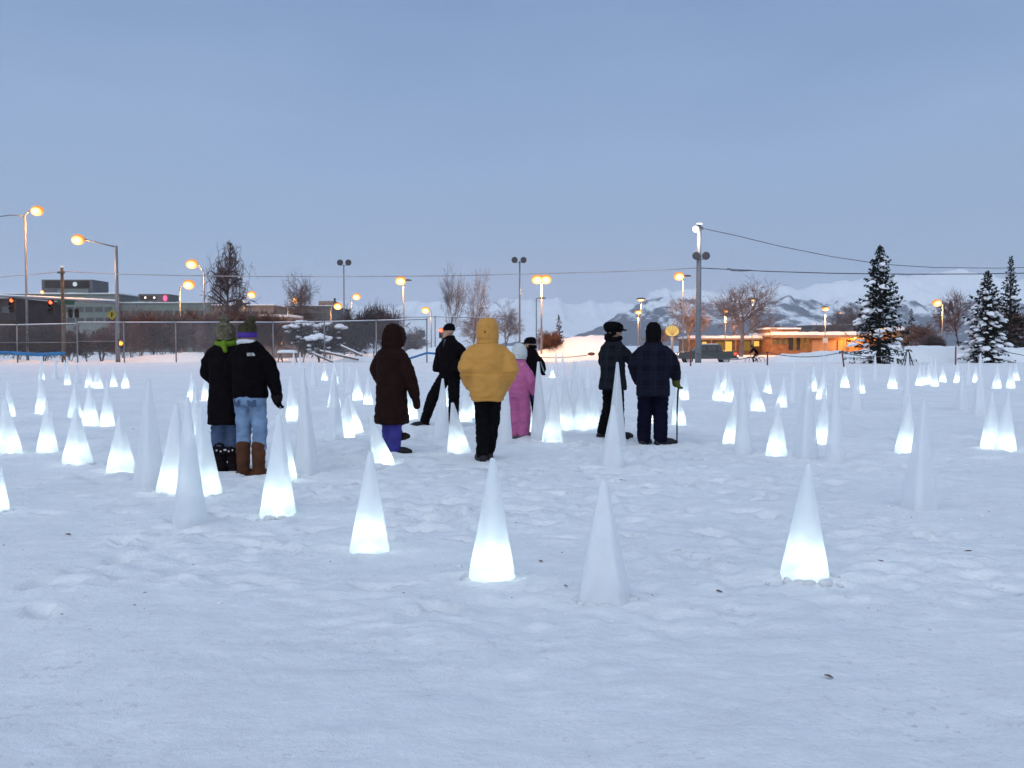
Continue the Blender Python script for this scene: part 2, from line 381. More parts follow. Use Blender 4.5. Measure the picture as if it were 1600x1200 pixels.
# ------------------------------------------------------------------ haze (cold air between here and the ranges)
def build_haze():
    mb = MB(); mb.box(-26000, 26000, -3600, 25500, -6.0, 1330)
    m = bpy.data.materials.new('cold_haze'); m.use_nodes = True; n = m.node_tree; n.nodes.clear()
    o = n.nodes.new('ShaderNodeOutputMaterial'); v = n.nodes.new('ShaderNodeVolumePrincipled')
    v.inputs['Color'].default_value = (0.97, 0.98, 1.0, 1); v.inputs['Density'].default_value = 0.00004; v.inputs['Anisotropy'].default_value = 0.2
    n.links.new(v.outputs[0], o.inputs['Volume'])
    h = mb.build('haze', m); h['kind'] = 'stuff'; h['label'] = 'cold blue winter haze'
build_haze()

# ------------------------------------------------------------------ ice cones
def ice_mat(name, tint):
    m = bpy.data.materials.new(name); m.use_nodes = True; n = m.node_tree; n.nodes.clear(); L = n.links.new
    o = n.nodes.new('ShaderNodeOutputMaterial')
    t = n.nodes.new('ShaderNodeTexCoord'); z = n.nodes.new('ShaderNodeTexNoise'); z.inputs['Scale'].default_value = 9; z.inputs['Detail'].default_value = 6
    ob = n.nodes.new('ShaderNodeObjectInfo'); mul = n.nodes.new('ShaderNodeVectorMath'); mul.operation = 'MULTIPLY_ADD'
    L(t.outputs['Object'], mul.inputs[0]); mul.inputs[1].default_value = (0.2, 0.2, 0.8)
    sc = n.nodes.new('ShaderNodeVectorMath'); sc.operation = 'SCALE'; sc.inputs['Scale'].default_value = 40
    L(ob.outputs['Random'], sc.inputs[0]); L(sc.outputs[0], mul.inputs[2]); L(mul.outputs[0], z.inputs['Vector'])
    r = n.nodes.new('ShaderNodeValToRGB'); L(z.outputs['Fac'], r.inputs[0])
    r.color_ramp.elements[0].position = 0.3; r.color_ramp.elements[0].color = (tint[0]*.92, tint[1]*.94, tint[2]*.95, 1)
    r.color_ramp.elements[1].position = 0.7; r.color_ramp.elements[1].color = (*tint, 1)
    bp = n.nodes.new('ShaderNodeBump'); bp.inputs['Strength'].default_value = 0.15; bp.inputs['Distance'].default_value = 0.012
    L(z.outputs['Fac'], bp.inputs['Height'])
    tr = n.nodes.new('ShaderNodeBsdfTranslucent'); df = n.nodes.new('ShaderNodeBsdfDiffuse'); gl = n.nodes.new('ShaderNodeBsdfGlossy')
    gl.inputs['Roughness'].default_value = 0.32
    for q in (tr, df): L(r.outputs[0], q.inputs['Color']); L(bp.outputs[0], q.inputs['Normal'])
    L(bp.outputs[0], gl.inputs['Normal'])
    a = n.nodes.new('ShaderNodeMixShader'); cm = n.nodes.new('ShaderNodeMapRange'); L(z.outputs['Fac'], cm.inputs[0]); cm.inputs[1].default_value = 0.35; cm.inputs[2].default_value = 0.65; cm.inputs[3].default_value = 0.34; cm.inputs[4].default_value = 0.60; L(cm.outputs[0], a.inputs[0]); L(df.outputs[0], a.inputs[1]); L(tr.outputs[0], a.inputs[2])
    b = n.nodes.new('ShaderNodeMixShader'); b.inputs[0].default_value = 0.06; L(a.outputs[0], b.inputs[1]); L(gl.outputs[0], b.inputs[2])
    tp = n.nodes.new('ShaderNodeBsdfTransparent'); tp.inputs['Color'].default_value = (0.98, 0.99, 1.0, 1); c3 = n.nodes.new('ShaderNodeMixShader'); c3.inputs[0].default_value = 0.27; L(b.outputs[0], c3.inputs[1]); L(tp.outputs[0], c3.inputs[2])
    L(c3.outputs[0], o.inputs['Surface']); return m
M['ice'] = ice_mat('frosted_ice', (0.965, 0.982, 0.99))
M['collar'] = mat('packed_snow_collar', (0.85, 0.86, 0.88), 0.8, 0.05, 20, 0.4, 60)
M['puck'] = emis('led_puck_lens', (0.85, 1.0, 0.97), 3.0)
# unit meshes: height 1, base radius 1 (scaled per cone); open below, frosted wavy faces
CONES = []
for kind in ('round', 'round', 'square', 'square', 'square'):
    mb = MB(); seg = 48; rows = []
    n = 12; sd = random.uniform(0, 90)
    for i in range(n + 1):
        f = i / n; r = 1.0 + (0.12 - 1.0) * f
        wob = 1 + 0.02 * noise.noise(Vector((sd, f*3.5, 0)))
        rows.append((0.03*noise.noise(Vector((sd, 7, f*2))), 0.03*noise.noise(Vector((sd, 9, f*2))), f, r*wob, r*wob, 2.0 if kind == 'round' else 5.0))
    rows.append((rows[-1][0], rows[-1][1], 1.010, 0.06, 0.06, 2.0))
    mb.rings(rows, seg, cap=False)
    top = len(rows) - 1; mb.f.append(tuple(top*seg + k for k in range(seg)))
    vs = []
    for (x, y, z) in mb.v:
        k = 1 + 0.008*noise.noise(Vector((x*1.5, y*1.5, z*5 + sd)))
        vs.append((x*k, y*k, z - (0.02 if z == 0 else 0)))
    mb.v = vs
    CONES.append(mb.mesh('ice_cone_mesh', (0, 0, 0), True)); CONES[-1].materials.append(M['ice'])
COLLARS = []
for s in range(4):
    mb = MB()
    for k in range(22):
        a = random.uniform(0, 6.28); rr = random.uniform(.96, 1.12) if k < 15 else random.uniform(1.4, 2.1)
        q = random.uniform(.14, .36) * (1 if k < 15 else .45)
        mb.ball((math.cos(a)*rr, math.sin(a)*rr, q*.05), q, q*random.uniform(.6, 1), q*random.uniform(.4, .75), 8, 5)
    vs = []
    for (x, y, z) in mb.v:
        nn = noise.noise_vector(Vector((x*6, y*6, z*6 + s)))*0.055
        vs.append((x+nn.x, y+nn.y, z+nn.z))
    mb.v = vs; COLLARS.append(mb.mesh('snow_collar_mesh', (0, 0, 0), True)); COLLARS[-1].materials.append(M['cleansnow'])
mb = MB(); mb.rings([(0, 0, 0, .045, .045), (0, 0, .02, .045, .045), (0, 0, .028, .03, .03)], 12); PUCK = mb.mesh('puck_mesh'); PUCK.materials.append(M['puck'])
LED = []
for e in (1.45, 1.9, 2.7):
    l = bpy.data.lights.new('led_light', 'POINT'); l.energy = e; l.color = (0.80, 1.0, 0.95); l.shadow_soft_size = 0.035; LED.append(l)
# px, py of the foot; height m; lit; px shift of the tip; label (None: far row, named by its place below)
CO = [
 (768,906,.70,1,2,'tall glowing ice cone in the foreground directly below the yellow puffer coat'),
 (945,936,.64,0,-3,'unlit grey-white ice cone, nearest of all to the viewer'),
 (1257,903,.66,1,4,'glowing ice cone standing alone in the right foreground'),
 (577,859,.66,1,3,'glowing ice cone in front of the brown parka, narrow tip at the shoes'),
 (434,803,.80,1,3,'glowing ice cone just right of the brown sheepskin boots'),
 (297,818,.98,0,-2,'big unlit ice cone left of the two people, between two lit ones'),
 (320,771,.80,1,-4,'lit ice cone half hidden behind the big unlit cone, on its right'),
 (270,768,.82,1,8,'lit sliver of ice cone half hidden behind the big unlit cone, on its left'),
 (190,737,.62,1,-2,'squat glowing ice cone, rightmost of the left row of four'),
 (121,724,.64,1,-1,'glowing ice cone third from the left in the left row'),
 (74,707,.67,1,1,'glowing ice cone with a round bright spot, second in the left row'),
 (14,709,.70,1,-6,'glowing ice cone at the left end of the left row'),
 (-10,796,.72,1,-4,'glowing ice cone cut off by the left edge of the picture'),
 (442,748,.74,1,0,'lit ice cone peeping out behind the cone beside the brown boots'),
 (479,740,1.12,0,-4,'tall unlit ice cone right of the two people in dark jackets'),
 (233,760,1.05,0,2,'tall unlit ice cone left of the lit pair by the two people'),
 (305,699,.86,1,2,'lit ice cone left of the two people, showing as a bright wedge'),
 (458,659,.80,1,-4,'lit ice cone behind the keys of the person in jeans'),
 (537,684,.60,1,6,'left one of two lit cones overlapping behind the brown parka'),
 (556,677,.60,1,-10,'right one of two lit cones overlapping behind the brown parka'),
 (600,721,.62,1,-24,'leaning glowing ice cone right against the brown parka hem'),
 (522,690,.95,0,2,'pale unlit ice cone left of the two overlapping lit cones'),
 (690,682,.86,0,2,'unlit ice cone between the spread legs of the person in black beanie'),
 (717,707,.64,1,-10,'glowing ice cone with a leaning tip left of the black trousers'),
 (700,636,.55,1,0,'small lit ice cone glimpsed behind the legs of the person in black beanie'),
 (727,659,.90,1,6,'lit ice cone left of the yellow puffer coat, in the bright pair'),
 (741,652,.95,1,-2,'lit ice cone directly behind the yellow puffer coat'),
 (787,690,1.0,0,4,'unlit ice cone between the black trousers and the pink snowsuit'),
 (822,675,.66,1,2,'lit ice cone behind the pink snowsuit feet'),
 (843,686,1.12,0,-2,'tall unlit ice cone right beside the pink snowsuit'),
 (863,692,.86,1,3,'glowing ice cone right of the tall unlit cone beside the pink snowsuit'),
 (885,671,.88,1,-2,'glowing ice cone between the pink snowsuit and the plaid jacket, just behind the front one'),
 (912,671,.84,1,-3,'left lit ice cone of the bright group behind the plaid jacket'),
 (926,668,.92,1,3,'right lit ice cone of the bright group behind the plaid jacket'),
 (897,662,1.08,0,0,'unlit ice cone standing among the bright group left of the plaid jacket'),
 (955,725,.70,0,3,'unlit ice cone in front of the legs of the person in cap'),
 (963,696,1.16,0,1,'tall unlit ice cone covering the back of the plaid jacket'),
 (1026,661,.62,1,0,'lit ice cone seen between the trouser legs of the person with cane'),
 (1061,663,.70,1,-6,'lit ice cone just right of the walking cane'),
 (1067,625,.72,1,5,'small lit ice cone above the right shoe of the person with cane'),
 (1144,693,.72,1,4,'glowing ice cone left of the tall unlit cone, right of the cane'),
 (1161,704,1.10,0,-2,'tall unlit ice cone between two lit cones right of the cane'),
 (1213,709,.70,1,2,'glowing ice cone with straight sides in the right middle ground'),
 (1258,717,1.10,0,4,'tall unlit ice cone with a grey base right of the straight-sided lit cone'),
 (1285,693,.78,1,2,'narrow lit sliver of ice cone left of a tall unlit one'),
 (1304,722,1.12,0,0,'tall faint unlit ice cone right of the narrow lit sliver'),
 (1184,643,.78,1,-8,'lit ice cone behind the gap between straight-sided and tall unlit cones'),
 (1221,636,.66,1,4,'small lit ice cone above the straight-sided lit cone'),
 (1414,708,.72,1,6,'lit ice cone partly covered by an unlit cone at the right'),
 (1435,793,.92,0,6,'large faint unlit ice cone at the right, reaching over the lit one'),
 (1549,702,.74,1,-1,'left of two lit ice cones standing together at the far right'),
 (1570,704,.76,1,3,'right of two lit ice cones standing together at the far right'),
 (1283,625,.78,1,4,'lit ice cone behind the tall unlit cone with a grey base'),
]
FAR = [  # px, py, h, lit
 (65,594,.95,1),(86,592,.8,0),(105,601,.95,1),(121,600,.7,0),(139,604,.7,1),(153,606,.75,1),(178,604,.62,1),(196,606,.62,1),(101,590,.75,0),
 (14,652,.7,1),(65,646,.9,1),(117,651,.72,1),(141,664,.72,1),(168,666,.75,1),(322,625,.66,1),(334,625,.7,1),(299,626,.7,1),
 (459,571,.95,0),(469,572,.95,0),(482,572,.75,0),(491,573,.8,0),
 (507,595,.8,1),(523,601,.85,1),(535,598,.8,0),(522,636,.8,1),(545,612,.8,0),(559,625,.8,1),(575,632,.7,1),(490,604,.85,0),(642,656,.74,1),
 (863,590,.6,1),(855,588,.7,0),(868,588,1.1,0),(879,589,1.15,0),(901,612,.9,0),(918,606,.9,0),(908,640,.9,0),
 (1121,626,.75,1),(1132,609,.7,1),(1139,627,.8,1),(1199,613,.72,1),(1175,615,.75,0),(1270,611,.75,1),(1238,628,.95,0),(1320,605,.7,1),(1343,614,.8,1),
 (1287,600,1.05,0),(1367,592,1.0,0),(1394,606,.85,1),(1399,603,1.1,0),(1417,640,1.25,0),(1436,603,.75,1),(1443,601,.7,1),(1451,600,.75,1),(1460,604,.95,1),(1456,590,.9,0),
 (1473,597,.62,1),(1496,598,.72,1),(1512,603,.85,0),(1524,598,.6,1),(1530,648,1.2,0),(1557,607,.75,1),(1579,608,.8,1),(1587,594,.7,1),(1338,640,.9,0),(1502,640,.9,0),
]
def ordinal(n): return ('first second third fourth fifth sixth seventh eighth ninth tenth eleventh twelfth thirteenth fourteenth fifteenth sixteenth '
    'seventeenth eighteenth nineteenth twentieth').split()[n-1]
def far_label(c):
    x, y, h, lit = c
    def reg(q):
        if q[0] < 270: return 'near the chain-link fence at the left, front row' if q[1] > 620 else 'near the chain-link fence at the left, back row'
        if q[0] < 450: return 'far behind the two people in dark jackets'
        if q[0] < 700: return 'far off before the fence, left of the brown parka' if q[0] < 560 else 'far off around the brown parka'
        if q[0] < 1000: return 'far off before the orange-lit snow pile'
        if q[0] < 1335: return 'far off before the low wooden building'
        return 'far off below the snowy spruces'
    same = sorted([q for q in FAR if q[3] == lit and reg(q) == reg(c)], key=lambda q: q[0]); i = same.index(c) + 1
    return f"{'lit' if lit else 'unlit'} ice cone {reg(c)}, {ordinal(i)} from left"
def cone(px, py, h, lit, tip, label, near):
    g = G(px, py); z = gz(g.x, g.y)
    o = thing('ice_cone', label, 'ice cone', (g.x, g.y, z - 0.004), random.uniform(0, 6.28), 'ice cones on the snow field')
    r = (0.124 + 0.02*random.random()) * (1.0 if h < .9 else .93)
    me = CONES[random.randrange(5)]
    b = bpy.data.objects.new('ice_shell', me); C.objects.link(b); b.parent = o; b.scale = (r, r, h)
    if tip:      # a cone leaning to the side
        ang = math.atan2(tip * g.y / F, h); ax = Matrix.Rotation(-o.rotation_euler.z, 3, 'Z') @ Vector((0, 1, 0))
        b.rotation_euler = Matrix.Rotation(ang, 3, ax).to_euler()
    if near:
        s = bpy.data.objects.new('snow_collar', random.choice(COLLARS)); C.objects.link(s); s.parent = o; s.scale = (r, r, r*1.0); s['kind'] = 'stuff'
        s.rotation_euler = (0, 0, random.uniform(0, 6.28)); s.location = (0, 0, -0.004)
    if lit:
        p = bpy.data.objects.new('light_puck', PUCK); C.objects.link(p); p.parent = o; p.location = (0, 0, .02)
        l = bpy.data.objects.new('led_light', LED[0] if near else random.choice(LED)); C.objects.link(l); l.parent = o
        l.location = (random.uniform(-.06, .06), random.uniform(-.06, .06), random.uniform(.09, .14))
for c in CO: cone(*c, near=c[1] > 690)
for c in FAR: cone(c[0], c[1], c[2], c[3], random.choice((-1, 0, 0, 1)), far_label(c), False)
# ------------------------------------------------------------------ street lighting
SOD = (1.0, 0.40, 0.07)
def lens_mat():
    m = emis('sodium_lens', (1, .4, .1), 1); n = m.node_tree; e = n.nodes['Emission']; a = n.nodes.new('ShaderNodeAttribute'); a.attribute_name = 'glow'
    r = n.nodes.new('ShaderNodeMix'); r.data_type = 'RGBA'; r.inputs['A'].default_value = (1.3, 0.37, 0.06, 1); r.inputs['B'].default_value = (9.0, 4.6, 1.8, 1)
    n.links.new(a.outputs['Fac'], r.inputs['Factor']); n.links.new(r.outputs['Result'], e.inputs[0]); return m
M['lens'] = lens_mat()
def painted_glow(o, c, rad):          # bowl emission painted hot at the centre, orange rim standing in for the halo
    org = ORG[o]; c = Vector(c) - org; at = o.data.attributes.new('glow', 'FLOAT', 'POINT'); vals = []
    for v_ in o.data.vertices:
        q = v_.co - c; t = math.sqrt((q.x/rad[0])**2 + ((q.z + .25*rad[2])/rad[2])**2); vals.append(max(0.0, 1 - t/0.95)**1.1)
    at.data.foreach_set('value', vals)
M['lensw'] = emis('white_lens', (1.0, 0.82, 0.72), 5.0)
M['head'] = mat('luminaire_housing', (0.10, 0.10, 0.11), 0.5)
M['deadlens'] = mat('unlit_flood_glass', (0.05, 0.05, 0.06), 0.2)
def lamp_light(parent, loc, power, col=SOD, r=0.12):
    l = bpy.data.lights.new('lamp_light', 'POINT'); l.energy = power; l.color = col; l.shadow_soft_size = r
    o = bpy.data.objects.new('lamp_light', l); C.objects.link(o); o.parent = parent; o.location = Vector(loc) - ORG[parent]
def cobra(root, end, dirx, s, lit=True, diry=0.0):
    """cobra-head luminaire with a drop lens at the end of an arm"""
    e = Vector(end); d = Vector((dirx, diry, 0)).normalized(); n = Vector((-d.y, d.x, 0))
    mb = MB(); L = 0.75*s; rows = []
    for f, wdt, h in ((-.12, .05, .05), (0, .08, .07), (.25, .16, .11), (.6, .19, .12), (.9, .13, .09), (1, .05, .04)):
        c = e + d*(f*L); wdt *= s; h *= s
        rows.append([c + n*wdt*math.cos(a) + Vector((0, 0, h*math.sin(a)*(1 if math.sin(a) > 0 else .45))) for a in [2*math.pi*k/10 for k in range(10)]])
    vs = [p for r_ in rows for p in r_]; fs = []
    for i in range(len(rows)-1):
        for k in range(10): fs.append((i*10+k, i*10+(k+1) % 10, (i+1)*10+(k+1) % 10, (i+1)*10+k))
    mb.add(vs, fs); h = mb.build('luminaire', M['head'], root, True)
    if lit:
        c = e + d*(0.5*L) - Vector((0, 0, 0.06*s)); mb = MB(); mb.ball(c, 0.46*s, 0.36*s, 0.36*s, 20, 14); painted_glow(mb.build('lens', M['lens'], h, True), c, (.46*s, .36*s, .36*s))  # lens swollen towards the size of the lamp's halo
    return e + d*(0.5*L) - Vector((0, 0, 0.50*s))
def pole_mesh(root, x, y, z0, z1, r0, r1, m='steel'):
    mb = MB(); mb.tube([(x, y, z0), (x, y, (z0+z1)/2), (x, y, z1)], [r0, (r0+r1)/2, r1], 10); mb.build('pole', M[m], root, True)
    mb = MB(); mb.rings([(x, y, z0, r0*2, r0*2, 5), (x, y, z0+.12, r0*2, r0*2, 5), (x, y, z0+.3, r0*1.15, r0*1.15, 2)], 12); mb.build('base', M[m], root)
GB = -0.35
def street_lamp(px, ltop, lpx, lpy, d, label, s=1.0, power=900, twin=False, unlit_twin=False, r=0.09, sag=True):
    x = PX(px, d); root = thing('street_lamp', label, 'street lamp', (x, d, GB), 0, 'street lamps around the park')
    ztop = PZ(ltop, d); pole_mesh(root, x, d, GB, ztop, r*1.25, r*.8)
    sides = [(lpx, lpy, True)]
    if twin: sides.append((2*px - lpx, lpy, True))
    if unlit_twin: sides.append((2*px - lpx, lpy + 1, False))
    for lx, ly, lit in sides:
        ex = W(lx, ly, d); sgn = 1 if ex.x > x else -1
        end = Vector((ex.x - sgn*0.37*s, d, ex.z + 0.05))
        a = Vector((x, d, ztop - 0.1)); mid = (a + end)/2 + Vector((0, 0, abs(end.x-x)*.12))
        mb = MB(); mb.tube([a, a.lerp(mid, .55) + Vector((0, 0, .04)), mid, end], [r*.6, r*.5, r*.42, r*.4], 8); mb.build('arm', M['steel'], root, True)
        q = cobra(root, end, sgn, s, lit)
        if lit and power: lamp_light(root, q, power)
    return root
street_lamp(43, 335, 58, 329, 80, 'tallest street lamp at the left edge, orange head to the right', 1.15, 1500)
rt = [o for o in C.objects if o.get('label', '').startswith('tallest street lamp')][0]
mb = MB(); z_ = PZ(338, 80); x_ = PX(43, 80); mb.tube([(x_, 80, z_), (x_-1.2, 80, z_+.1), (x_-3.0, 80, z_-.15)], [.05, .045, .04], 8); mb.build('arm', M['steel'], rt, True); cobra(rt, (x_-3.0, 80, z_-.15), -1, 1.0, False)
street_lamp(320, 425, 300, 412, 110, 'upper of two overlapping orange lamps left of the bare birch', 1.5, 2200)
street_lamp(282, 450, 295, 444, 118, 'lower of two overlapping orange lamps, short pole left of birch', 1.6, 2200)
street_lamp(381, 464, 393, 460, 150, 'orange street lamp right of the bare birch', 1.55, 1800)
street_lamp(450, 472, 461, 469, 170, 'small orange lamp in front of the round bare tree', 1.5, 1500)
street_lamp(517, 480, 528, 478, 180, 'orange lamp beside the far flat-roofed building', 1.8, 1800)
street_lamp(549, 466, 557, 463, 190, 'orange lamp just right of the two-headed floodlight mast', 1.8, 1500)
street_lamp(631, 440, 626, 438, 120, 'bright orange lamp with a second dark head, left of the twin bare trees', 1.5, 2600, unlit_twin=True)
street_lamp(674, 486, 665, 484, 180, 'low orange lamp above the fence end post', 1.7, 1500)
street_lamp(846, 438, 839.5, 436, 108, 'brightest lamp, twin orange heads above the snow pile', 1.45, 5600, twin=True)
street_lamp(1067, 434, 1061, 431, 140, 'orange lamp with a dark second head left of the tall grey pole', 1.7, 2600, unlit_twin=True)
street_lamp(1472, 470, 1464, 473, 130, 'orange lamp on a pale pole between the spruces', 1.35, 2600)
def post_lamp(px, py, d, label, s=1.0, power=700, hooded=False, sign=False):
    x = PX(px, d); z = PZ(py, d); root = thing('post_lamp', label, 'lamp post', (x, d, GB), 0, 'post-top lamps by the low building')
    pole_mesh(root, x, d, GB, z - .2*s, .08, .06)
    mb = MB()
    if hooded: mb.rings([(x, d, z-.02, .62*s, .62*s, 4), (x, d, z+.1*s, .62*s, .62*s, 4), (x, d, z+.22*s, .4*s, .4*s, 4), (x, d, z+.26*s, .1*s, .1*s, 2)], 16)
    else: mb.rings([(x, d, z+.2*s, .40*s, .40*s), (x, d, z+.27*s, .36*s, .36*s), (x, d, z+.36*s, .12*s, .12*s)], 16)
    h = mb.build('hood', M['head'], root)
    mb = MB()
    if hooded: mb.ball((x, d, z-.02), .5*s, .5*s, .24*s)
    else: mb.rings([(x, d, z-.22*s, .12*s, .12*s), (x, d, z-.12*s, .33*s, .33*s), (x, d, z+.1*s, .42*s, .42*s), (x, d, z+.196*s, .38*s, .38*s)], 14)
    painted_glow(mb.build('lens', M['lens'], h, True), (x, d, z), (.5*s, .5*s, .24*s) if hooded else (.42*s, .42*s, .26*s))
    if sign:
        zz = PZ(532, d); mb = MB(); mb.box(x-.42, x+.42, d-.14, d-.1, zz-.42, zz+.42); mb.build('sign_plate', M['paleplate'], root)
    lamp_light(root, (x, d-.2, z-.75*s), power)
M['paleplate'] = mat('pale_plate', (0.5, 0.48, 0.44), 0.5)
post_lamp(1001, 468, 172, 'flat-hooded orange lamp, upper of the two above the dark cap', 1.3, 1300, True)
post_lamp(997, 488, 150, 'orange post lamp, lower of the two above the dark cap', 1.25, 1300)
post_lamp(1133, 487, 160, 'slim orange post lamp in front of the lit doorway', 1.25, 5500)
post_lamp(1175, 468, 172, 'flat-hooded lamp beside the frosted tree before the low building', 1.3, 4000, True)
post_lamp(1289, 483, 160, 'orange post lamp carrying a small square plate', 1.4, 5500, False, True)
post_lamp(1312, 489, 230, 'tiny pale lamp above the low building roof', .9, 500)
for px_, py_, lab in ((222, 524, 'small lamp behind the fence right of pedestrian signal'), (427, 525, 'left of two small lamps behind the fence by person in jeans'), (440, 526, 'right of two small lamps behind the fence by person in jeans'), (645, 526, 'small lamp behind the fence between brown hood and person in black beanie')):
    post_lamp(px_, py_, 112 if px_ < 400 or px_ > 500 else 118, lab, .8, 260)
# floodlight masts
def flood_mast(px, top, d, label, heads, r=.09, lamp=None, base=GB):
    x = PX(px, d); z = PZ(top, d); root = thing('floodlight_mast', label, 'floodlight', (x, d, base), 0, 'floodlight masts of the rink')
    pole_mesh(root, x, d, base, z, r*1.5, r)
    for hx, hy in heads:
        p = W(hx, hy, d); mb = MB(); mb.tube([(x, d, p.z-.35), (p.x, d, p.z-.35), (p.x, d, p.z-.15)], .035, 6); mb.build('bracket', M['steel'], root)
        mb = MB(); ya = d - .30
        rows = [(p.x, p.z, 0.0, .15), (p.x, p.z, .18, .27), (p.x, p.z, .42, .33), (p.x, p.z, .48, .31)]
        vs = []; fs = []
        for cx, cz, o_, rr in rows:
            for k in range(14):
                a = 2*math.pi*k/14; vs.append((cx+rr*math.cos(a), d+.15-o_, cz+rr*math.sin(a)-o_*.25))
        for i in range(3):
            for k in range(14): fs.append((i*14+k, i*14+(k+1) % 14, (i+1)*14+(k+1) % 14, (i+1)*14+k))
        fs.append(tuple(range(14))); fs.append(tuple(42+k for k in range(14))[::-1]); mb.add(vs, fs)
        h = mb.build('flood_head', M['head'], root, False)
        mb = MB(); vs = [(p.x+.29*math.cos(a), d-.345, p.z-.12+.29*math.sin(a)) for a in [2*math.pi*k/14 for k in range(14)]]
        vs += [(q[0], q[1]+.02, q[2]) for q in vs]; mb.add(vs, [tuple(range(13, -1, -1)), tuple(range(14, 28))]); mb.build('glass', M['deadlens'], h)
    return root, x, z
flood_mast(538, 414, 100, 'slim mast with two unlit floodlights above the snowy shrub', [(532, 409), (545, 409)], .06)
flood_mast(812, 408, 100, 'slim mast with two unlit floodlights left of the brightest lamp', [(804, 405), (818, 405)], .07)
root, x, z = flood_mast(1091, 351, 76, 'tall thick grey pole carrying the wires and two unlit floodlights', [(1087, 398), (1102, 398)], .17)
mb = MB(); p = W(1087, 358, 75.8); mb.ball(p, .24, .2, .24); mb.build('white_lamp', M['lensw'], root, True); lamp_light(root, (p.x-.1, 75.3, p.z-.4), 260, (1, .82, .72))
mb = MB(); q = W(1097, 357, 76); mb.tube([(x, 76, q.z), (q.x, 76, q.z)], .05, 6); mb.ball(q, .1, .1, .14); mb.build('insulator', M['darksteel'], root)
mb = MB(); mb.box(x-.22, x+.22, 75.84, 76.16, z-.002, z+.10); mb.build('pole_cap', M['branchsnow'], root)
# single dark head on a thin post
d = 98; x = PX(838, d); root = thing('street_lamp', 'thin post with one unlit grey head in front of the brightest lamp', 'street lamp', (x, d, GB), 0, 'street lamps around the park')
zt = PZ(466, d); pole_mesh(root, x, d, GB, zt, .07, .05); mb = MB(); mb.tube([(x, d, zt), (x+.3, d, zt+.02)], .035, 6); mb.build('arm', M['steel'], root); cobra(root, (x+.28, d, zt), 1, .9, False)
# round glowing sign on a post
d = 148; x = PX(1050, d); zc = PZ(518, d); root = thing('round_sign', 'round glowing yellow sign on a thick post beside the parked vehicle', 'sign', (x, d, GB))
M['signglow'] = emis('backlit_sign_face', (1.0, 0.66, 0.20), 0.95)
pole_mesh(root, x, d, GB, zc-.3, .24, .2)
mb = MB(); n = 28
ringv = [(x+1.02*math.cos(2*math.pi*k/n), d-.2, zc+.92*math.sin(2*math.pi*k/n)*(1 if math.sin(2*math.pi*k/n) > 0 else .78)) for k in range(n)]
mb.add(ringv + [(a, b+.34, c) for a, b, c in ringv], [tuple(range(n))] + [(k, (k+1) % n, n+(k+1) % n, n+k) for k in range(n)] + [tuple(n+k for k in range(n-1, -1, -1))])
mb.build('sign_face', M['signglow'], root)
for k in range(-3, 4):
    mb = MB(); a = math.radians(90+k*20); mb.tube([(x, d-.22, zc-.6), (x+.96*math.cos(a), d-.22, zc+.86*math.sin(a))], .025, 5); mb.build('sign_rib', M['wood'], root)
lamp_light(root, (x, d-1.6, zc-.2), 160, (1, .66, .3))

# ------------------------------------------------------------------ signal pole with mast arm (left)
M['redlens'] = emis('red_signal_lens', (1.0, 0.09, 0.03), 6.0); M['amber'] = emis('amber_hand_lens', (1.0, 0.30, 0.03), 4.0)
M['sigbox'] = mat('signal_housing', (0.012, 0.012, 0.013), 0.5); M['deadsig'] = mat('dark_signal_lens', (0.02, 0.015, 0.012), 0.3)
M['yellowsign'] = mat('yellow_sign', (0.30, 0.24, 0.02), 0.5); M['greensign'] = mat('green_street_sign', (0.02, 0.06, 0.035), 0.5)
d = 80; x = PX(184, d); root = thing('traffic_signal', 'traffic signal pole with long mast arm, red signals and orange lamp', 'traffic signal', (x, d, GB))
zt = PZ(384, d); pole_mesh(root, x, d, GB, zt, .20, .12)
e = W(122, 374, d); end = Vector((e.x+.45, d, e.z+.05)); mb = MB(); mb.tube([(x, d, zt-.1), (x-1.2, d, zt+.18), (x-2.2, d, zt+.42), end], [.07, .06, .05, .045], 8); mb.build('lamp_arm', M['steel'], root, True)
q = cobra(root, end, -1, 1.2); lamp_light(root, q, 1700)
a0 = W(184, 473, d); a1 = W(-60, 460, d); mb = MB(); mb.tube([a0, a0.lerp(a1, .5)+Vector((0, 0, .05)), a1], [.16, .14, .10], 10); arm = mb.build('mast_arm', M['steel'], root, True)
mb = MB(); mb.tube([a0+Vector((0, 0, .15)), a1+Vector((0, 0, .10))], [.11, .07], 8); mb.build('snow_cap', M['branchsnow'], arm, True)
def signal(px, py):
    p = W(px, py, d); mb = MB(); y0 = d-.32
    mb.box(p.x-.2, p.x+.2, y0, y0+.22, p.z-1.0, p.z+.22); s = mb.build('signal_head', M['sigbox'], root)
    for k in range(3):
        zc = p.z - .36*k + .02
        mb = MB(); vs = [(p.x+.145*math.cos(t), y0-.005, zc+.145*math.sin(t)) for t in [2*math.pi*j/14 for j in range(14)]]
        vs += [(p.x, y0-.03, zc)]; mb.add(vs, [((j+1) % 14, j, 14) for j in range(14)]); mb.build('signal_lens', M['redlens'] if k == 0 else M['deadsig'], s)
        mb = MB(); vs = []
        for yy in (y0-.004, y0-.22):
            vs += [(p.x+.17*math.cos(t), yy, zc+.17*math.sin(t)) for t in [math.pi*j/8 for j in range(9)]]
        mb.add(vs, [(j, j+1, 10+j, 9+j) for j in range(8)]); mb.build('visor', M['sigbox'], s)
signal(21, 470); signal(82, 473)
p = W(108, 471, d); mb = MB(); mb.box(p.x-.85, p.x+.55, d-.28, d-.24, p.z-.28, p.z+.08); mb.build('street_sign', M['greensign'], root)
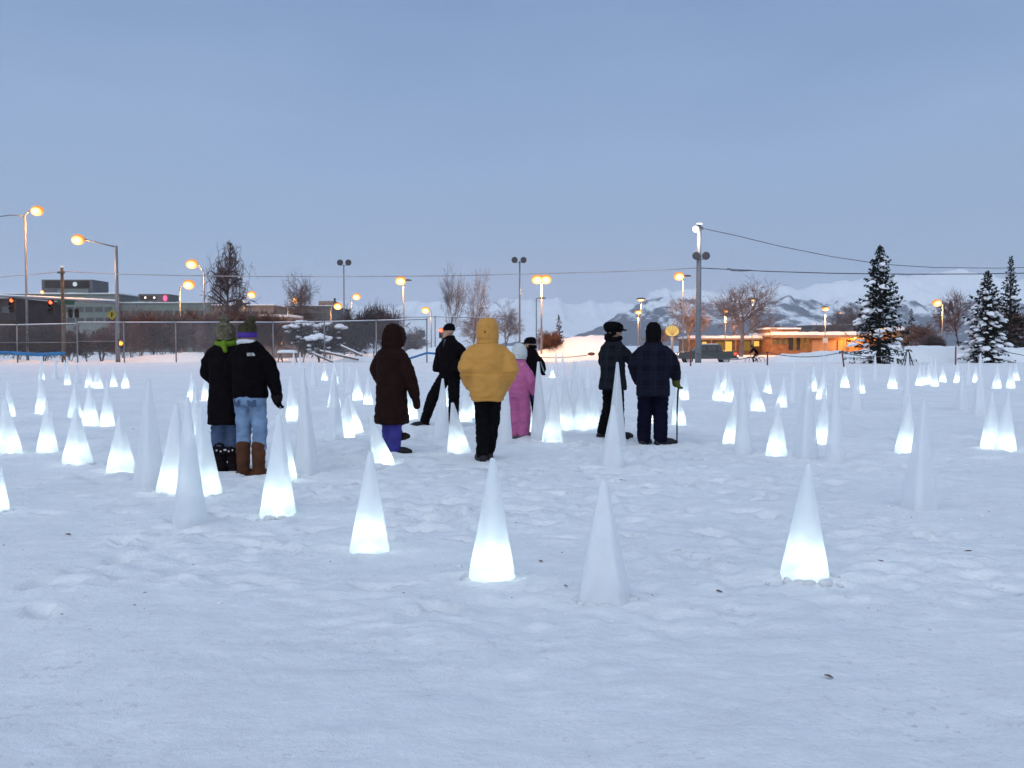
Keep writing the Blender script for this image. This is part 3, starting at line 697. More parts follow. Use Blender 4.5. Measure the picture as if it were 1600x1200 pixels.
for px_ in (110, 120):
    p = W(px_, 485, d); mb = MB(); mb.ball(p, .17, .2, .17); mb.ball(p - Vector((0, 0, .45)), .17, .2, .17); mb.box(p.x-.15, p.x+.15, d-.1, d+.1, p.z-.5, p.z+.1); mb.build('rear_signal', M['sigbox'], root)
p = W(177, 492, d); mb = MB(); mb.add([(p.x-.42, d-.26, p.z), (p.x, d-.26, p.z-.42), (p.x+.42, d-.26, p.z), (p.x, d-.26, p.z+.42), (p.x-.42, d-.23, p.z), (p.x, d-.23, p.z-.42), (p.x+.42, d-.23, p.z), (p.x, d-.23, p.z+.42)],
    [(0, 1, 2, 3), (7, 6, 5, 4), (0, 4, 5, 1), (1, 5, 6, 2), (2, 6, 7, 3), (3, 7, 4, 0)]); ys_ = mb.build('diamond_sign', M['yellowsign'], root)
mb = MB(); mb.box(p.x-.07, p.x+.04, d-.28, d-.262, p.z-.2, p.z+.12); mb.box(p.x-.2, p.x+.2, d-.285, d-.263, p.z+.02, p.z+.07); mb.ball((p.x, d-.27, p.z+.19), .07, .012, .07, 8, 5); mb.build('walker_symbol', M['sigbox'], ys_)
p = W(191, 536, d); mb = MB(); mb.box(p.x-.24, p.x+.24, d-.3, d-.1, p.z-.3, p.z+.3); s = mb.build('pedestrian_signal', M['sigbox'], root)
mb = MB(); mb.box(p.x-.12, p.x+.12, d-.325, d-.303, p.z-.18, p.z+.04)
for k in range(4): mb.box(p.x-.12+.062*k, p.x-.07+.062*k, d-.325, d-.303, p.z+.042, p.z+.15+.04*(k in (1, 2)))
mb.box(p.x+.122, p.x+.17, d-.325, d-.303, p.z-.1, p.z+.06); mb.build('hand_symbol', M['amber'], s)
# second signal at the end of the street, partly behind the person in black beanie
d = 110; p = W(689, 516, d); root = thing('traffic_signal', 'small red signal light glowing beside the face of the person in black beanie', 'traffic signal', (p.x, d, GB))
mb = MB(); mb.tube([(p.x+.1, d, GB), (p.x+.1, d, p.z+.3)], .07, 8); mb.build('pole', M['steel'], root); mb = MB(); mb.box(p.x-.2, p.x+.22, d-.3, d-.1, p.z-.9, p.z+.25); s = mb.build('signal_head', M['sigbox'], root)
mb = MB(); mb.ball((p.x, d-.3, p.z), .22, .06, .22, 12, 6); mb.build('signal_lens', M['redlens'], s)

# ------------------------------------------------------------------ wooden pole and wires
d = 78; x = PX(99, d); root = thing('utility_pole', 'short wooden utility pole at the left carrying the long wire', 'utility pole', (x, d, GB)); zt = PZ(418, d)
mb = MB(); mb.tube([(x, d, GB), (x+.03, d, 2.5), (x, d, zt)], [.17, .15, .12], 10); mb.build('pole', M['wood'], root, True)
mb = MB(); mb.rings([(x, d, zt-.02, .14, .14), (x, d, zt+.06, .15, .15), (x, d, zt+.12, .06, .06)], 10); mb.build('snow_cap', M['branchsnow'], root, True)
mb = MB(); mb.box(x-.3, x+.3, d-.2, d-.13, PZ(426, d)-.08, PZ(426, d)+.08); mb.build('crossarm', M['wood'], root)
def wire(name, label, pts, r=.032, frost=()):
    mb = MB(); P = []
    for i in range(len(pts)-1):
        for k in range(8): P.append(pts[i].lerp(pts[i+1], k/8))
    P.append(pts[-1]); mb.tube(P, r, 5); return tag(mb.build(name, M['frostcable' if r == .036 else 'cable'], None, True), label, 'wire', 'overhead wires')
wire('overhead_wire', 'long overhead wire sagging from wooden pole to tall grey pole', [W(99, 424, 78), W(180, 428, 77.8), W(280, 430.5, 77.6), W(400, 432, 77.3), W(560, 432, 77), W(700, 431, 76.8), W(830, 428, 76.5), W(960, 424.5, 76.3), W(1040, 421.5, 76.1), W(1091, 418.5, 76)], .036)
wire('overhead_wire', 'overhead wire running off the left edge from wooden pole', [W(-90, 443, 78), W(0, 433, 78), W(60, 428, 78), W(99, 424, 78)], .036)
wire('overhead_wire', 'overhead wire from tall grey pole running level past the spruces', [W(1091, 418.5, 76), W(1130, 420.5, 76), W(1200, 424, 76), W(1300, 427, 76), W(1420, 428.5, 76), W(1530, 428, 76), W(1700, 425, 76)], .04)
wire('overhead_wire', 'upper overhead wire dropping from the top of tall grey pole', [W(1098, 357, 76), W(1150, 368, 77), W(1220, 385, 78), W(1300, 401, 80), W(1380, 413, 82), W(1460, 418, 84), W(1560, 419, 86), W(1700, 415, 88)], .03)
mb = MB(); mb.tube([W(1136, 419.6, 76), W(1145, 422, 76), W(1160, 422.6, 76), W(1174, 422.4, 76)], [.06, .10, .09, .05], 6); tag(mb.build('cable_splice', M['cable'], None, True), 'thick splice on the level wire just right of tall pole', 'cable splice')

# ------------------------------------------------------------------ chain-link fence
def link_mat():
    m = bpy.data.materials.new('chain_link_wire'); m.use_nodes = True; n = m.node_tree; L = n.links.new
    b = n.nodes['Principled BSDF']; b.inputs['Base Color'].default_value = (0.45, 0.46, 0.50, 1); b.inputs['Roughness'].default_value = 0.6
    o = n.nodes['Material Output']; t = n.nodes.new('ShaderNodeTexCoord'); s = n.nodes.new('ShaderNodeSeparateXYZ'); L(t.outputs['Object'], s.inputs[0])
    outs = []
    for sg in (1, -1):
        a = n.nodes.new('ShaderNodeMath'); a.operation = 'MULTIPLY_ADD'; L(s.outputs['Z'], a.inputs[0]); a.inputs[1].default_value = sg; L(s.outputs['X'], a.inputs[2])
        k = n.nodes.new('ShaderNodeMath'); k.operation = 'MULTIPLY'; L(a.outputs[0], k.inputs[0]); k.inputs[1].default_value = 1/0.075
        f = n.nodes.new('ShaderNodeMath'); f.operation = 'FRACT'; L(k.outputs[0], f.inputs[0])
        l = n.nodes.new('ShaderNodeMath'); l.operation = 'LESS_THAN'; L(f.outputs[0], l.inputs[0]); l.inputs[1].default_value = 0.048; outs.append(l)
    mxx = n.nodes.new('ShaderNodeMath'); mxx.operation = 'MAXIMUM'; L(outs[0].outputs[0], mxx.inputs[0]); L(outs[1].outputs[0], mxx.inputs[1])
    tr = n.nodes.new('ShaderNodeBsdfTransparent'); mi = n.nodes.new('ShaderNodeMixShader'); L(mxx.outputs[0], mi.inputs[0]); L(tr.outputs[0], mi.inputs[1]); L(b.outputs[0], mi.inputs[2]); L(mi.outputs[0], o.inputs['Surface'])
    return m
M['link'] = link_mat()
def fence(posts, d, label, mids=(), r=.05):
    x0 = PX(posts[0][0], d); root = thing('chain_link_fence', label, 'fence', (x0, d, GB), 0, 'chain-link fences round the rink')
    for i, (px_, top) in enumerate(posts):
        x = PX(px_, d); z = PZ(top, d); mb = MB(); mb.tube([(x, d, GB), (x, d, z+.05)], r, 8); mb.ball((x, d, z+.05), r*1.1, r*1.1, r*1.1, 8, 5); mb.build('post', M['steel'], root, True)
    for i in range(len(posts)-1):
        xa, za = PX(posts[i][0], d), PZ(posts[i][1], d); xb, zb = PX(posts[i+1][0], d), PZ(posts[i+1][1], d)
        mb = MB(); mb.tube([(xa, d, za), (xb, d, zb)], r*.75, 6); rail = mb.build('top_rail', M['steel'], root, True)
        mb = MB(); mb.tube([(xa, d, za+r*.7), ((xa+xb)/2, d, (za+zb)/2+r*.8), (xb, d, zb+r*.7)], r*.55, 6); mb.build('frost', M['branchsnow'], rail, True)
        mb = MB(); mb.add([(xa+.03, d+.06, GB), (xb-.03, d+.06, GB), (xb-.03, d+.06, zb), (xa+.03, d+.06, za)], [(0, 1, 2, 3)]); mb.build('wire_mesh', M['link'], root)
        if i in mids:
            zm = (za-GB)*.48; mb = MB(); mb.tube([(xa, d, zm), (xb, d, zm)], r*.6, 6); mb.build('middle_rail', M['steel'], root, True)
fence([(-60, 508), (27, 508), (121, 506)], 77.5, 'dark chain-link fence with middle rail at the left edge', (0, 1), .06)
fence([(121, 504), (194, 504), (275, 504), (350, 504), (427, 504), (507, 503), (588, 501), (667, 499)], 77, 'long chain-link fence with frosted rail behind the people at left', (0, 6), .055)
fence([(625, 496), (680, 495), (740, 496), (790, 497)], 92, 'farther chain-link fence behind the person in black beanie', (), .05)
# blue tarps tied along fence and rope
M['bluetarp'] = mat('blue_tarp', (0.03, 0.16, 0.36), 0.5, 0.3, 4)
def strip(name, label, pts, h, cat='tarp', m='bluetarp'):
    mb = MB(); P = []
    for i in range(len(pts)-1):
        for k in range(5): P.append(pts[i].lerp(pts[i+1], k/5))
    P.append(pts[-1]); n = len(P); rows = []
    for j, q in enumerate(P):
        wv = .05*math.sin(j*1.7); rows += [q+Vector((0, wv, -h/2)), q+Vector((0, -wv-.05, 0)), q+Vector((0, wv, h/2)), q+Vector((0, wv+.05, h/2)), q+Vector((0, .02, 0)), q+Vector((0, wv+.05, -h/2))]
    fs = []
    for j in range(n-1):
        for k in range(6): fs.append((j*6+k, j*6+(k+1) % 6, (j+1)*6+(k+1) % 6, (j+1)*6+k))
    mb.add(rows, fs); return tag(mb.build(name, M[m], None, True), label, cat)
strip('blue_tarp', 'blue tarp strip along the foot of the left fence', [W(-40, 553, 76.7), W(10, 551, 76.7), W(60, 554, 76.7), W(102, 552, 76.7)], .28)
strip('blue_hose', 'bright blue strip rising to the fence end post behind the person in black beanie', [W(634, 562, 76.5), W(650, 557, 76.5), W(667, 551.5, 76.6), W(692, 553.5, 76.6)], .17, 'strip')
strip('blue_tarp', 'blue tarp lying at the foot of the right-hand spruce', [W(1536, 542, 77.6), W(1552, 546, 77.6), W(1566, 549, 77.6), W(1574, 548, 77.6)], .3)

# rope barrier on the right
def rope_post(px, top, base, lean, label):
    g = G(px, base); z = W(px, top, g.y).z; b = Vector((g.x, g.y, -.1)); t = Vector((g.x + lean, g.y, z))
    mb = MB(); mb.tube([b, (b+t)/2, t], [.055, .052, .048], 8); o = mb.build('rope_post', M['redwood'], None, False); tag(o, label, 'post', 'posts of the rope barrier'); return t
tops = [rope_post(1079, 547, 572, 0, 'reddish rope post beside the tall grey pole'), rope_post(1199, 549, 571, 0, 'reddish rope post beside the cyclist'),
        rope_post(1319, 549, 573, -.15, 'leaning reddish rope post left of the big spruce'), rope_post(1493, 541, 570, 0, 'thin post left of the right-hand spruce')]
def rope(a, b, sag, label):
    P = [a.lerp(b, k/14) - Vector((0, 0, sag*4*(k/14)*(1-k/14) + .05)) for k in range(15)]
    mb = MB(); mb.tube(P, .028, 5); tag(mb.build('barrier_rope', M['cable'], None, True), label, 'rope', 'ropes of the barrier')
rope(tops[0], tops[1], .55, 'sagging rope behind the person with cane, passing the cyclist')
rope(tops[1], tops[2], .32, 'sagging rope in front of the low wooden building')
rope(tops[2], W(1417, 549, 63), .3, 'rope running from leaning post behind the big spruce')
rope(W(1555, 545, 74), W(1700, 562, 66), .2, 'rope descending to the right edge from the blue tarp')
rope(W(838, 557, 74), W(922, 553, 73), .12, 'rope with a small flag before the orange-lit snow')
mb = MB(); p = W(924, 553, 73); mb.ball(p, .28, .06, .13, 8, 6); tag(mb.build('rope_flag', M['redwood'], None), 'small reddish flag at the end of the rope left of plaid jacket', 'flag')
# folding warning stand
g = G(1418, 571); root = thing('a_frame_stand', 'small dark folding stand at the end of the rope right of big spruce', 'stand', (g.x, g.y, 0)); zt = W(1418, 546, g.y).z
for sx_ in (-1, 1):
    for sy_ in (-1, 1):
        mb = MB(); mb.tube([(g.x+.30*sx_, g.y+.25*sy_, -.05), (g.x+.03*sx_, g.y+.02*sy_, zt)], .035, 6); mb.build('leg', M['darksteel'], root)
mb = MB(); mb.add([(g.x-.2, g.y-.17, .45), (g.x+.2, g.y-.17, .45), (g.x+.05, g.y-.05, zt-.1), (g.x-.05, g.y-.05, zt-.1), (g.x-.2, g.y-.14, .45), (g.x+.2, g.y-.14, .45), (g.x+.05, g.y-.02, zt-.1), (g.x-.05, g.y-.02, zt-.1)],
    [(0, 1, 2, 3), (7, 6, 5, 4), (0, 4, 5, 1), (2, 6, 7, 3), (1, 5, 6, 2), (0, 3, 7, 4)]); mb.build('panel', M['darksteel'], root)

# ------------------------------------------------------------------ buildings
M['bpale'] = mat('pale_green_concrete', (0.17, 0.19, 0.175), 0.85, 0.1, .2); M['bdark'] = mat('dark_facade', (0.055, 0.045, 0.045), 0.85, 0.2, .3)
M['bgrey'] = mat('grey_facade', (0.125, 0.125, 0.13), 0.85, 0.12, .2); M['bbeige'] = mat('beige_facade', (0.22, 0.17, 0.14), 0.85, 0.12, .2)
M['brown'] = mat('brown_board_wall', (0.24, 0.115, 0.055), 0.8, 0.3, 1.2); M['tan'] = mat('tan_panel', (0.36, 0.22, 0.13), 0.8, 0.12, .8)
M['darkglass'] = mat('dark_window_glass', (0.03, 0.035, 0.04), 0.1, 0.2, .5, spec=.6)
M['litwin'] = emis('lit_window', (1.0, 0.62, 0.12), 1.1); M['dimwin'] = emis('dim_lit_window', (1.0, 0.55, 0.12), 0.28)
M['fascia'] = mat('roof_fascia', (0.26, 0.18, 0.13), 0.7); M['redglow'] = emis('red_beacon', (1.0, .05, .12), 5)
def bldg(name, label, px0, px1, d, top, depth, wallm, snow=.3, base=GB):
    x0, x1 = PX(px0, d), PX(px1, d); z = PZ(top, d); root = thing(name, label, 'building', ((x0+x1)/2, d, base))
    mb = MB(); mb.box(x0, x1, d, d+depth, base, z-.3); mb.build('wall', M[wallm], root)
    mb = MB(); mb.box(x0-.25, x1+.25, d-.25, d+depth+.25, z-.3, z); rf = mb.build('roof', M['fascia'] if wallm == 'brown' else M[wallm], root)
    if snow:
        mb = MB(); n = 24
        for k in range(n):
            f0, f1 = k/n, (k+1)/n
            h = snow*(.7+.6*random.random()); mb.box(x0-.1+(x1-x0+.2)*f0, x0-.1+(x1-x0+.2)*f1, d-.12+.08*random.random(), d+depth, z+.004, z+h)
        mb.build('roof_snow', M['roofsnow'], rf)
    return root, x0, x1, z
def windows(root, d, rows, m='darkglass', frame_=True):
    for (a, b, t, bt) in rows:
        xa, xb, zt, zb = PX(a, d), PX(b, d), PZ(t, d), PZ(bt, d)
        mb = MB(); mb.box(xa, xb, d-.05, d+.02, zb, zt); wdw = mb.build('window', M[m], root)
        if frame_:
            mb = MB(); e = .1
            mb.box(xa-e, xb+e, d-.10, d-.06, zt, zt+e); mb.box(xa-e, xb+e, d-.14, d-.06, zb-e, zb); mb.box(xa-e, xa, d-.10, d-.06, zb, zt); mb.box(xb, xb+e, d-.10, d-.06, zb, zt)
            mb.build('frame', M['bgrey'], wdw)
# large pale building, left
d = 250
root, x0, x1, z = bldg('office_building', 'large pale office building with rooftop plant room behind the traffic signals', -120, 182, d, 459, 30, 'bpale', .25)
for (a, b, t, bt, mm) in ((61, 141, 436, 458, 'bgrey'), (88, 136, 451, 459, 'bpale')):
    mb = MB(); yy = d+2 if mm == 'bgrey' else d+1.2; mb.box(PX(a, d), PX(b, d), yy, yy+10, z-.4, PZ(t, d)); mb.build('plant_room', M[mm], root)
mb = MB(); p0 = W(66, 442, d); mb.box(PX(66, d), PX(136, d), d+1.9, d+1.98, PZ(449, d), PZ(438, d)); mb.build('louvre_panel', M['bdark'], root)
mb = MB(); mb.ball(W(117, 444, d+1.7), .6, .3, .6, 10, 6); mb.build('roof_light', emis('pale_roof_light', (.75, .9, 1), .8), root)
mb = MB(); mb.ball(W(66, 456, d-.5), .45, .3, .45, 10, 6); painted_glow(mb.build('wall_light', M['lens'], root), W(66, 456, 249.5), (.45, .3, .45))
windows(root, d, [(46+i*15, 57+i*15, 497, 503) for i in range(9)] + [(30+i*15, 41+i*15, 480, 487) for i in range(10)])
d = 252
root, x0, x1, z = bldg('office_building', 'long low grey-green building with a small red beacon on the roof box', 183, 332, d, 473, 26, 'bpale', .2)
mb = MB(); mb.box(PX(215, d), PX(262, d), d+1, d+9, z-.3, PZ(459, d)); pr = mb.build('plant_room', M['bgrey'], root); mb = MB(); mb.box(PX(218, d), PX(243, d), d+.9, d+.98, PZ(468, d), PZ(462, d)); mb.build('louvre_panel', M['bdark'], pr)
mb = MB(); mb.ball(W(258, 466, d-.2), .5, .3, .7, 10, 6); mb.build('beacon', M['redglow'], root)
for px_ in (227, 241): mb = MB(); mb.ball(W(px_, 465, d+.7), .22, .2, .22, 8, 5); mb.build('wall_light', M['lensw'], root)
windows(root, d, [(190+i*17, 202+i*17, 486, 493) for i in range(8)])
root, x0, x1, z = bldg('dark_building', 'dark brown building cut off by the left edge behind the first red signal', -120, 26, 180, 466, 20, 'bdark', .15)
windows(root, 180, [(-40+i*15, -30+i*15, 480, 488) for i in range(4)])
root, x0, x1, z = bldg('beige_building', 'beige low building behind the two people in knit hats', 331, 428, 210, 477, 20, 'bbeige', .25); windows(root, 210, [(338+i*14, 348+i*14, 487, 494) for i in range(6)])
root, x0, x1, z = bldg('flat_roofed_building', 'dark flat-roofed building behind the snowy shrub', 424, 520, 230, 478, 24, 'bgrey', .15); windows(root, 230, [(430, 510, 489, 498)], 'darkglass')
mb = MB(); mb.box(PX(497, 230), PX(520, 230), 231, 238, z-.3, PZ(470, 230)); mb.build('plant_room', M['bbeige'], root); mb = MB(); mb.tube([W(523, 480, 233), W(523, 466, 233)], .25, 6); mb.build('vent_pipe', M['darksteel'], root)
root, x0, x1, z = bldg('low_shed', 'low pinkish shed under the flat-roofed building', 405, 450, 140, 495, 10, 'bbeige', .3)
# low wooden building, right
d = 178
root, x0, x1, z = bldg('wooden_building', 'long low wooden building with snowy roof and lit windows', 1081, 1212, d, 528.5, 14, 'brown', .42)
mb = MB(); mb.box(x0-.9, x1+.3, d-2.0, d-.26, z-.32, z-.02); ev = mb.build('eave', M['fascia'], root); mb = MB()
for k in range(26):
    f0, f1 = k/26, (k+1)/26; mb.box(x0-.9+(x1-x0+1.1)*f0, x0-.9+(x1-x0+1.1)*f1, d-2.08-.05*random.random(), d-.13, z-.016, z+.36+.14*random.random())
mb.build('eave_snow', M['roofsnow'], ev)
windows(root, d, [(1133, 1143.5, 533.5, 549)], 'litwin'); windows(root, d, [(1097, 1104, 534, 539), (1178, 1186, 533, 541)], 'litwin'); windows(root, d, [(1118, 1130, 534, 547), (1160, 1172, 533, 548)], 'dimwin')
for px_ in (1108, 1146, 1156, 1173, 1192, 1203):
    mb = MB(); mb.box(PX(px_, d)-.09, PX(px_, d)+.09, d-1.9, d-1.72, GB, z-.32); mb.build('porch_post', M['fascia'], root)
d = 170
root, x0, x1, z = bldg('wooden_building', 'taller right wing of the wooden building with tan panels and orange porch lamp', 1206, 1420, d, 523.5, 16, 'brown', .5)
mb = MB(); mb.box(x0-.3, x1, d-1.9, d-.26, z-.5, z-.02); ev = mb.build('eave', M['fascia'], root); mb = MB()
for k in range(34):
    f0, f1 = k/34, (k+1)/34; mb.box(x0-.3+(x1-x0+.3)*f0, x0-.3+(x1-x0+.3)*f1, d-2.0-.05*random.random(), d-.13, z-.016, z+.42+.16*random.random())
mb.build('eave_snow', M['roofsnow'], ev)
mb = MB(); mb.box(PX(1206, d), PX(1258, d), d+3, d+10, z-.2, PZ(514, d)); up = mb.build('upper_storey', M['brown'], root); mb = MB(); mb.box(PX(1205, d), PX(1259, d), d+2.8, d+10.1, PZ(514, d)+.004, PZ(511.5, d)); mb.build('upper_snow', M['roofsnow'], up)
mb = MB(); mb.box(PX(1204, d), PX(1212, d), d-.7, d+.6, z-.3, PZ(513, d)); mb.build('chimney', M['fascia'], root)
for (a, b) in ((1268, 1306), (1309, 1316)):
    mb = MB(); mb.box(PX(a, d), PX(b, d), d-.12, d-.004, GB, z-.9); mb.build('wall_panel', M['tan'], root)
windows(root, d, [(1208, 1213, 531, 537), (1217.5, 1221.5, 531, 537), (1226, 1230, 531, 537)], 'dimwin'); windows(root, d, [(1232, 1239, 528, 547), (1245, 1250, 528, 547)], 'darkglass', False); windows(root, d, [(1240, 1243, 528, 547), (1252, 1255, 528, 547), (1260, 1263, 528, 547)], 'dimwin', False)
mb = MB(); mb.ball(W(1335, 525, d-1.2), .42, .3, .3, 12, 6); painted_glow(mb.build('porch_lamp', M['lens'], root, True), W(1335, 525, d-1.2), (.42, .3, .3)); lamp_light(root, W(1335, 529, d-1.6), 1800, (1, .42, .08))
for px_ in (1318, 1345, 1372): mb = MB(); mb.box(PX(px_, d)-.1, PX(px_, d)+.1, d-1.8, d-1.6, GB, z-.5); mb.build('porch_post', M['fascia'], root)
mb = MB()
for s_ in (-1, 1): mb.tube([W(1334+s_*14, 520, d-2.4), W(1334-s_*10, 547, d-2.4)], .09, 6)
mb.build('crossed_poles', M['wood'], root)
for k, (px_, py_) in enumerate(((1242, 500), (1252, 499), (1261, 500))):
    pass
root, x0, x1, z = bldg('distant_house', 'snow-roofed house far behind the right wing of wooden building', 1268, 1330, 240, 508, 12, 'bgrey', .5)
root, x0, x1, z = bldg('distant_house', 'small orange-lit house between the two large spruces', 1396, 1412, 150, 517, 8, 'tan', .5)

# ------------------------------------------------------------------ vehicle passing on the road
d = 90.5; xc = (PX(1058, d)+PX(1148, d))/2
root = thing('pickup_truck', 'grey pickup truck with dark windows passing behind the tall pole', 'truck', (xc, d, -.30))
M['carpaint'] = mat('grey_green_paint', (0.05, 0.058, 0.058), 0.35, .08, 3, spec=.5); M['tyre'] = mat('tyre_rubber', (0.012, 0.012, 0.012), 0.85); M['rim'] = mat('wheel_rim', (0.35, 0.35, 0.36), 0.35, metal=.8)
M['tail'] = emis('tail_lamp', (1.0, .12, .06), 1.6); M['chrome'] = mat('bumper', (0.25, 0.25, 0.26), 0.3, metal=.8)
def prism(name, prof, y0, y1, m, parent, inset=0.0):
    mb = MB(); n = len(prof); cx = sum(p[0] for p in prof)/n
    vs = [(xc+p[0], y0+(inset if p[1] > 1.1 else 0), -.30+p[1]) for p in prof] + [(xc+p[0], y1-(inset if p[1] > 1.1 else 0), -.30+p[1]) for p in prof]
    mb.add(vs, [tuple(range(n)), tuple(range(2*n-1, n-1, -1))] + [(k, n+k, n+(k+1) % n, (k+1) % n) for k in range(n)])
    return mb.build(name, m, parent)
# front of the truck is towards -x
body = prism('body', [(-2.65, .45), (-2.72, .75), (-2.6, 1.02), (-1.3, 1.13), (-.2, 1.12), (1.0, 1.12), (2.66, 1.12), (2.7, .5), (2.2, .42), (-2.2, .42)], d-.93, d+.93, M['carpaint'], root)
cab = prism('cab', [(-1.38, 1.125), (-.62, 1.70), (-.35, 1.76), (.95, 1.76), (1.22, 1.70), (1.42, 1.125)], d-.90, d+.90, M['carpaint'], root, .13)
for (a, b, c, e) in ((-1.08, -.12, -.52, -.12), (-.02, .80, -.02, .80), (.90, 1.26, .90, 1.12)):
    for sd, nm in ((-1, 'window'), (1, 'window')):
        y_ = d + sd*.905; y2 = d + sd*.795
        mb = MB(); mb.add([(xc+a, y_, .86), (xc+b, y_, .86), (xc+e, y2, 1.37), (xc+c, y2, 1.37)], [(0, 1, 2, 3)]); mb.build(nm, M['darkglass'], cab)
for wx in (-1.72, 1.68):
    for sd in (-1, 1):
        mb = MB(); y_ = d+sd*.78; n = 18; vs = []; rr = [(.30, -.13), (.37, -.12), (.39, -.06), (.39, .06), (.37, .12), (.30, .13)]
        for r_, o_ in rr: vs += [(xc+wx+r_*math.cos(2*math.pi*k/n), y_+o_, .08+r_*math.sin(2*math.pi*k/n)) for k in range(n)]
        fs = [(i*n+k, i*n+(k+1) % n, (i+1)*n+(k+1) % n, (i+1)*n+k) for i in range(5) for k in range(n)]
        mb.add(vs, fs); wh = mb.build('wheel', M['tyre'], root, True)
        mb = MB(); vs = [(xc+wx+.29*math.cos(2*math.pi*k/n), y_+sd*.11, .08+.29*math.sin(2*math.pi*k/n)) for k in range(n)]; vs += [(xc+wx, y_+sd*.06, .08)]
        mb.add(vs, [(k, (k+1) % n, n) for k in range(n)]); mb.build('rim', M['rim'], wh)
for sd in (-1, 1):
    mb = MB(); mb.box(xc+2.63, xc+2.73, d+sd*.8-.10, d+sd*.8+.10, .45, .72); mb.build('tail_light', M['tail'], root)
    mb = MB(); mb.box(xc+2.40, xc+2.62, d+sd*.945-.02, d+sd*.945+.02, .46, .70); mb.build('tail_light', M['tail'], root)
    mb = MB(); mb.ball((xc-2.62, d+sd*.68, .52), .1, .16, .11, 10, 6); mb.build('headlight', M['lensw'], root)
mb = MB(); mb.box(xc+2.66, xc+2.86, d-.9, d+.9, .12, .3); mb.build('bumper', M['chrome'], root); mb = MB(); mb.box(xc-2.88, xc-2.68, d-.9, d+.9, .12, .32); mb.build('bumper', M['chrome'], root)
mb = MB(); mb.box(xc-.55, xc+1.0, d-.68, d+.68, 1.463, 1.53); mb.build('roof_snow', M['roofsnow'], root)
# ------------------------------------------------------------------ trees and shrubs
def rv(): return Vector((random.gauss(0, 1), random.gauss(0, 1), random.gauss(0, 1)))
def grow(mbT, mbC, p, d, L, r, lvl, up, maxl, split, spread, twig, tap=0.0):
    """one limb and its offspring"""
    n = 3 if lvl < 2 else 2; pts = [p]; rad = [r]; q = p.copy(); dd = d.copy()
    for i in range(n):
        dd = (dd + rv()*0.13 + Vector((0, 0, up))).normalized(); q = q + dd*(L/n); pts.append(q.copy()); rad.append(max(twig, r*(1-.45*(i+1)/n)))
    (mbT if lvl == 0 else mbC).tube(pts, rad, 7 if lvl == 0 else (5 if lvl < 2 else 3), cap=False)
    if lvl >= maxl: return
    for k in range(split[min(lvl, len(split)-1)]):
        f = random.uniform(.3, 1.0) if lvl else random.uniform(.38, 1.0)
        i = min(n-1, int(f*n)); b = pts[i].lerp(pts[i+1], f*n-i)
        ax = rv(); ax = (ax - dd*ax.dot(dd)).normalized()
        nd = (dd*math.cos(spread) + ax*math.sin(spread)*random.uniform(.6, 1.25)).normalized()
        grow(mbT, mbC, b, nd, L*random.uniform(.48, .72)*((1.25-1.15*f) if tap and lvl == 0 else 1), max(twig, rad[i]*.55), lvl+1, up*.7-tap*.12, maxl, split, spread, twig, tap)
def bare_tree(px, top, d, label, wpx, m='twig', trunkm='bark', split=(9, 6, 5, 4), up=.12, spread=.75, twig=.013, r=.16, maxl=4, stems=1, group=None, name='bare_tree', cat='tree', tap=0.0):
    x = PX(px, d); H = PZ(top, d)-GB; root = thing(name, label, cat, (x, d, GB), 0, group)
    T, Cc = MB(), MB(); 
    for s in range(stems):
        a = random.uniform(0, 6.28); lean = .10 if stems > 1 else .02
        grow(T, Cc, Vector((x+.1*math.cos(a)*(stems > 1), d+.1*math.sin(a)*(stems > 1), GB)), Vector((lean*math.cos(a), lean*math.sin(a), 1)), H*.72, r*(1 if stems == 1 else .6), 0, up, maxl, split, spread, twig, tap)
    for mb in (T, Cc):          # fit to the crown's real width and height
        mb.a = np.array(mb.v)
    allv = np.concatenate([T.a, Cc.a]); hz_ = np.percentile(allv[:, 2], 99.8) - GB; hw = np.percentile(np.abs(allv[:, 0]-x), 98)
    sz = H/hz_; sx_ = (wpx/2*d/F)/hw
    for mb in (T, Cc):
        mb.a[:, 2] = GB + (mb.a[:, 2]-GB)*sz; mb.a[:, 0] = x + (mb.a[:, 0]-x)*sx_; mb.a[:, 1] = d + (mb.a[:, 1]-d)*sx_; mb.v = [tuple(q) for q in mb.a]
    T.build('trunk', M[trunkm], root, True); Cc.build('crown', M[m], root, True); return root
bare_tree(350, 376, 98, 'tall narrow bare birch with dense dark twigs above the knit hats', 74, 'twig', 'bark', (46, 6, 5, 2), .05, 1.25, .015, .22, 3, tap=1.0)
bare_tree(461, 426, 150, 'round-crowned bare tree between birch and floodlight mast', 78, 'twig', 'bark', (9, 7, 6, 4), .06, .8, .022, .26, 4)
bare_tree(702, 411, 105, 'left of the twin bare trees behind the yellow hood, taller', 50, 'twig', 'bark', (11, 6, 5, 3), .16, .55, .016, .18, 4)
bare_tree(741, 419, 108, 'right of the twin bare trees behind the yellow hood, slimmer', 46, 'twig', 'bark', (12, 6, 5, 3), .12, .6, .016, .18, 4)
bare_tree(1158, 436, 150, 'wide frosted bare tree in front of the low wooden building', 108, 'frost', 'frost', (9, 8, 7, 4), .05, .8, .020, .42, 4)
bare_tree(1075, 462, 165, 'frosted bare tree behind the tall grey pole', 70, 'frost', 'frost', (8, 7, 6, 4), .05, .8, .022, .25, 4)
bare_tree(1030, 505, 160, 'small frosted bush-like tree beside the dark hood', 60, 'frost', 'frost', (8, 7, 6, 4), .05, .8, .022, .2, 4)
bare_tree(1210, 502, 200, 'bare tree with pinkish twigs behind the chimney', 60, 'frost', 'bark', (8, 7, 5, 4), .05, .8, .024, .25, 4)
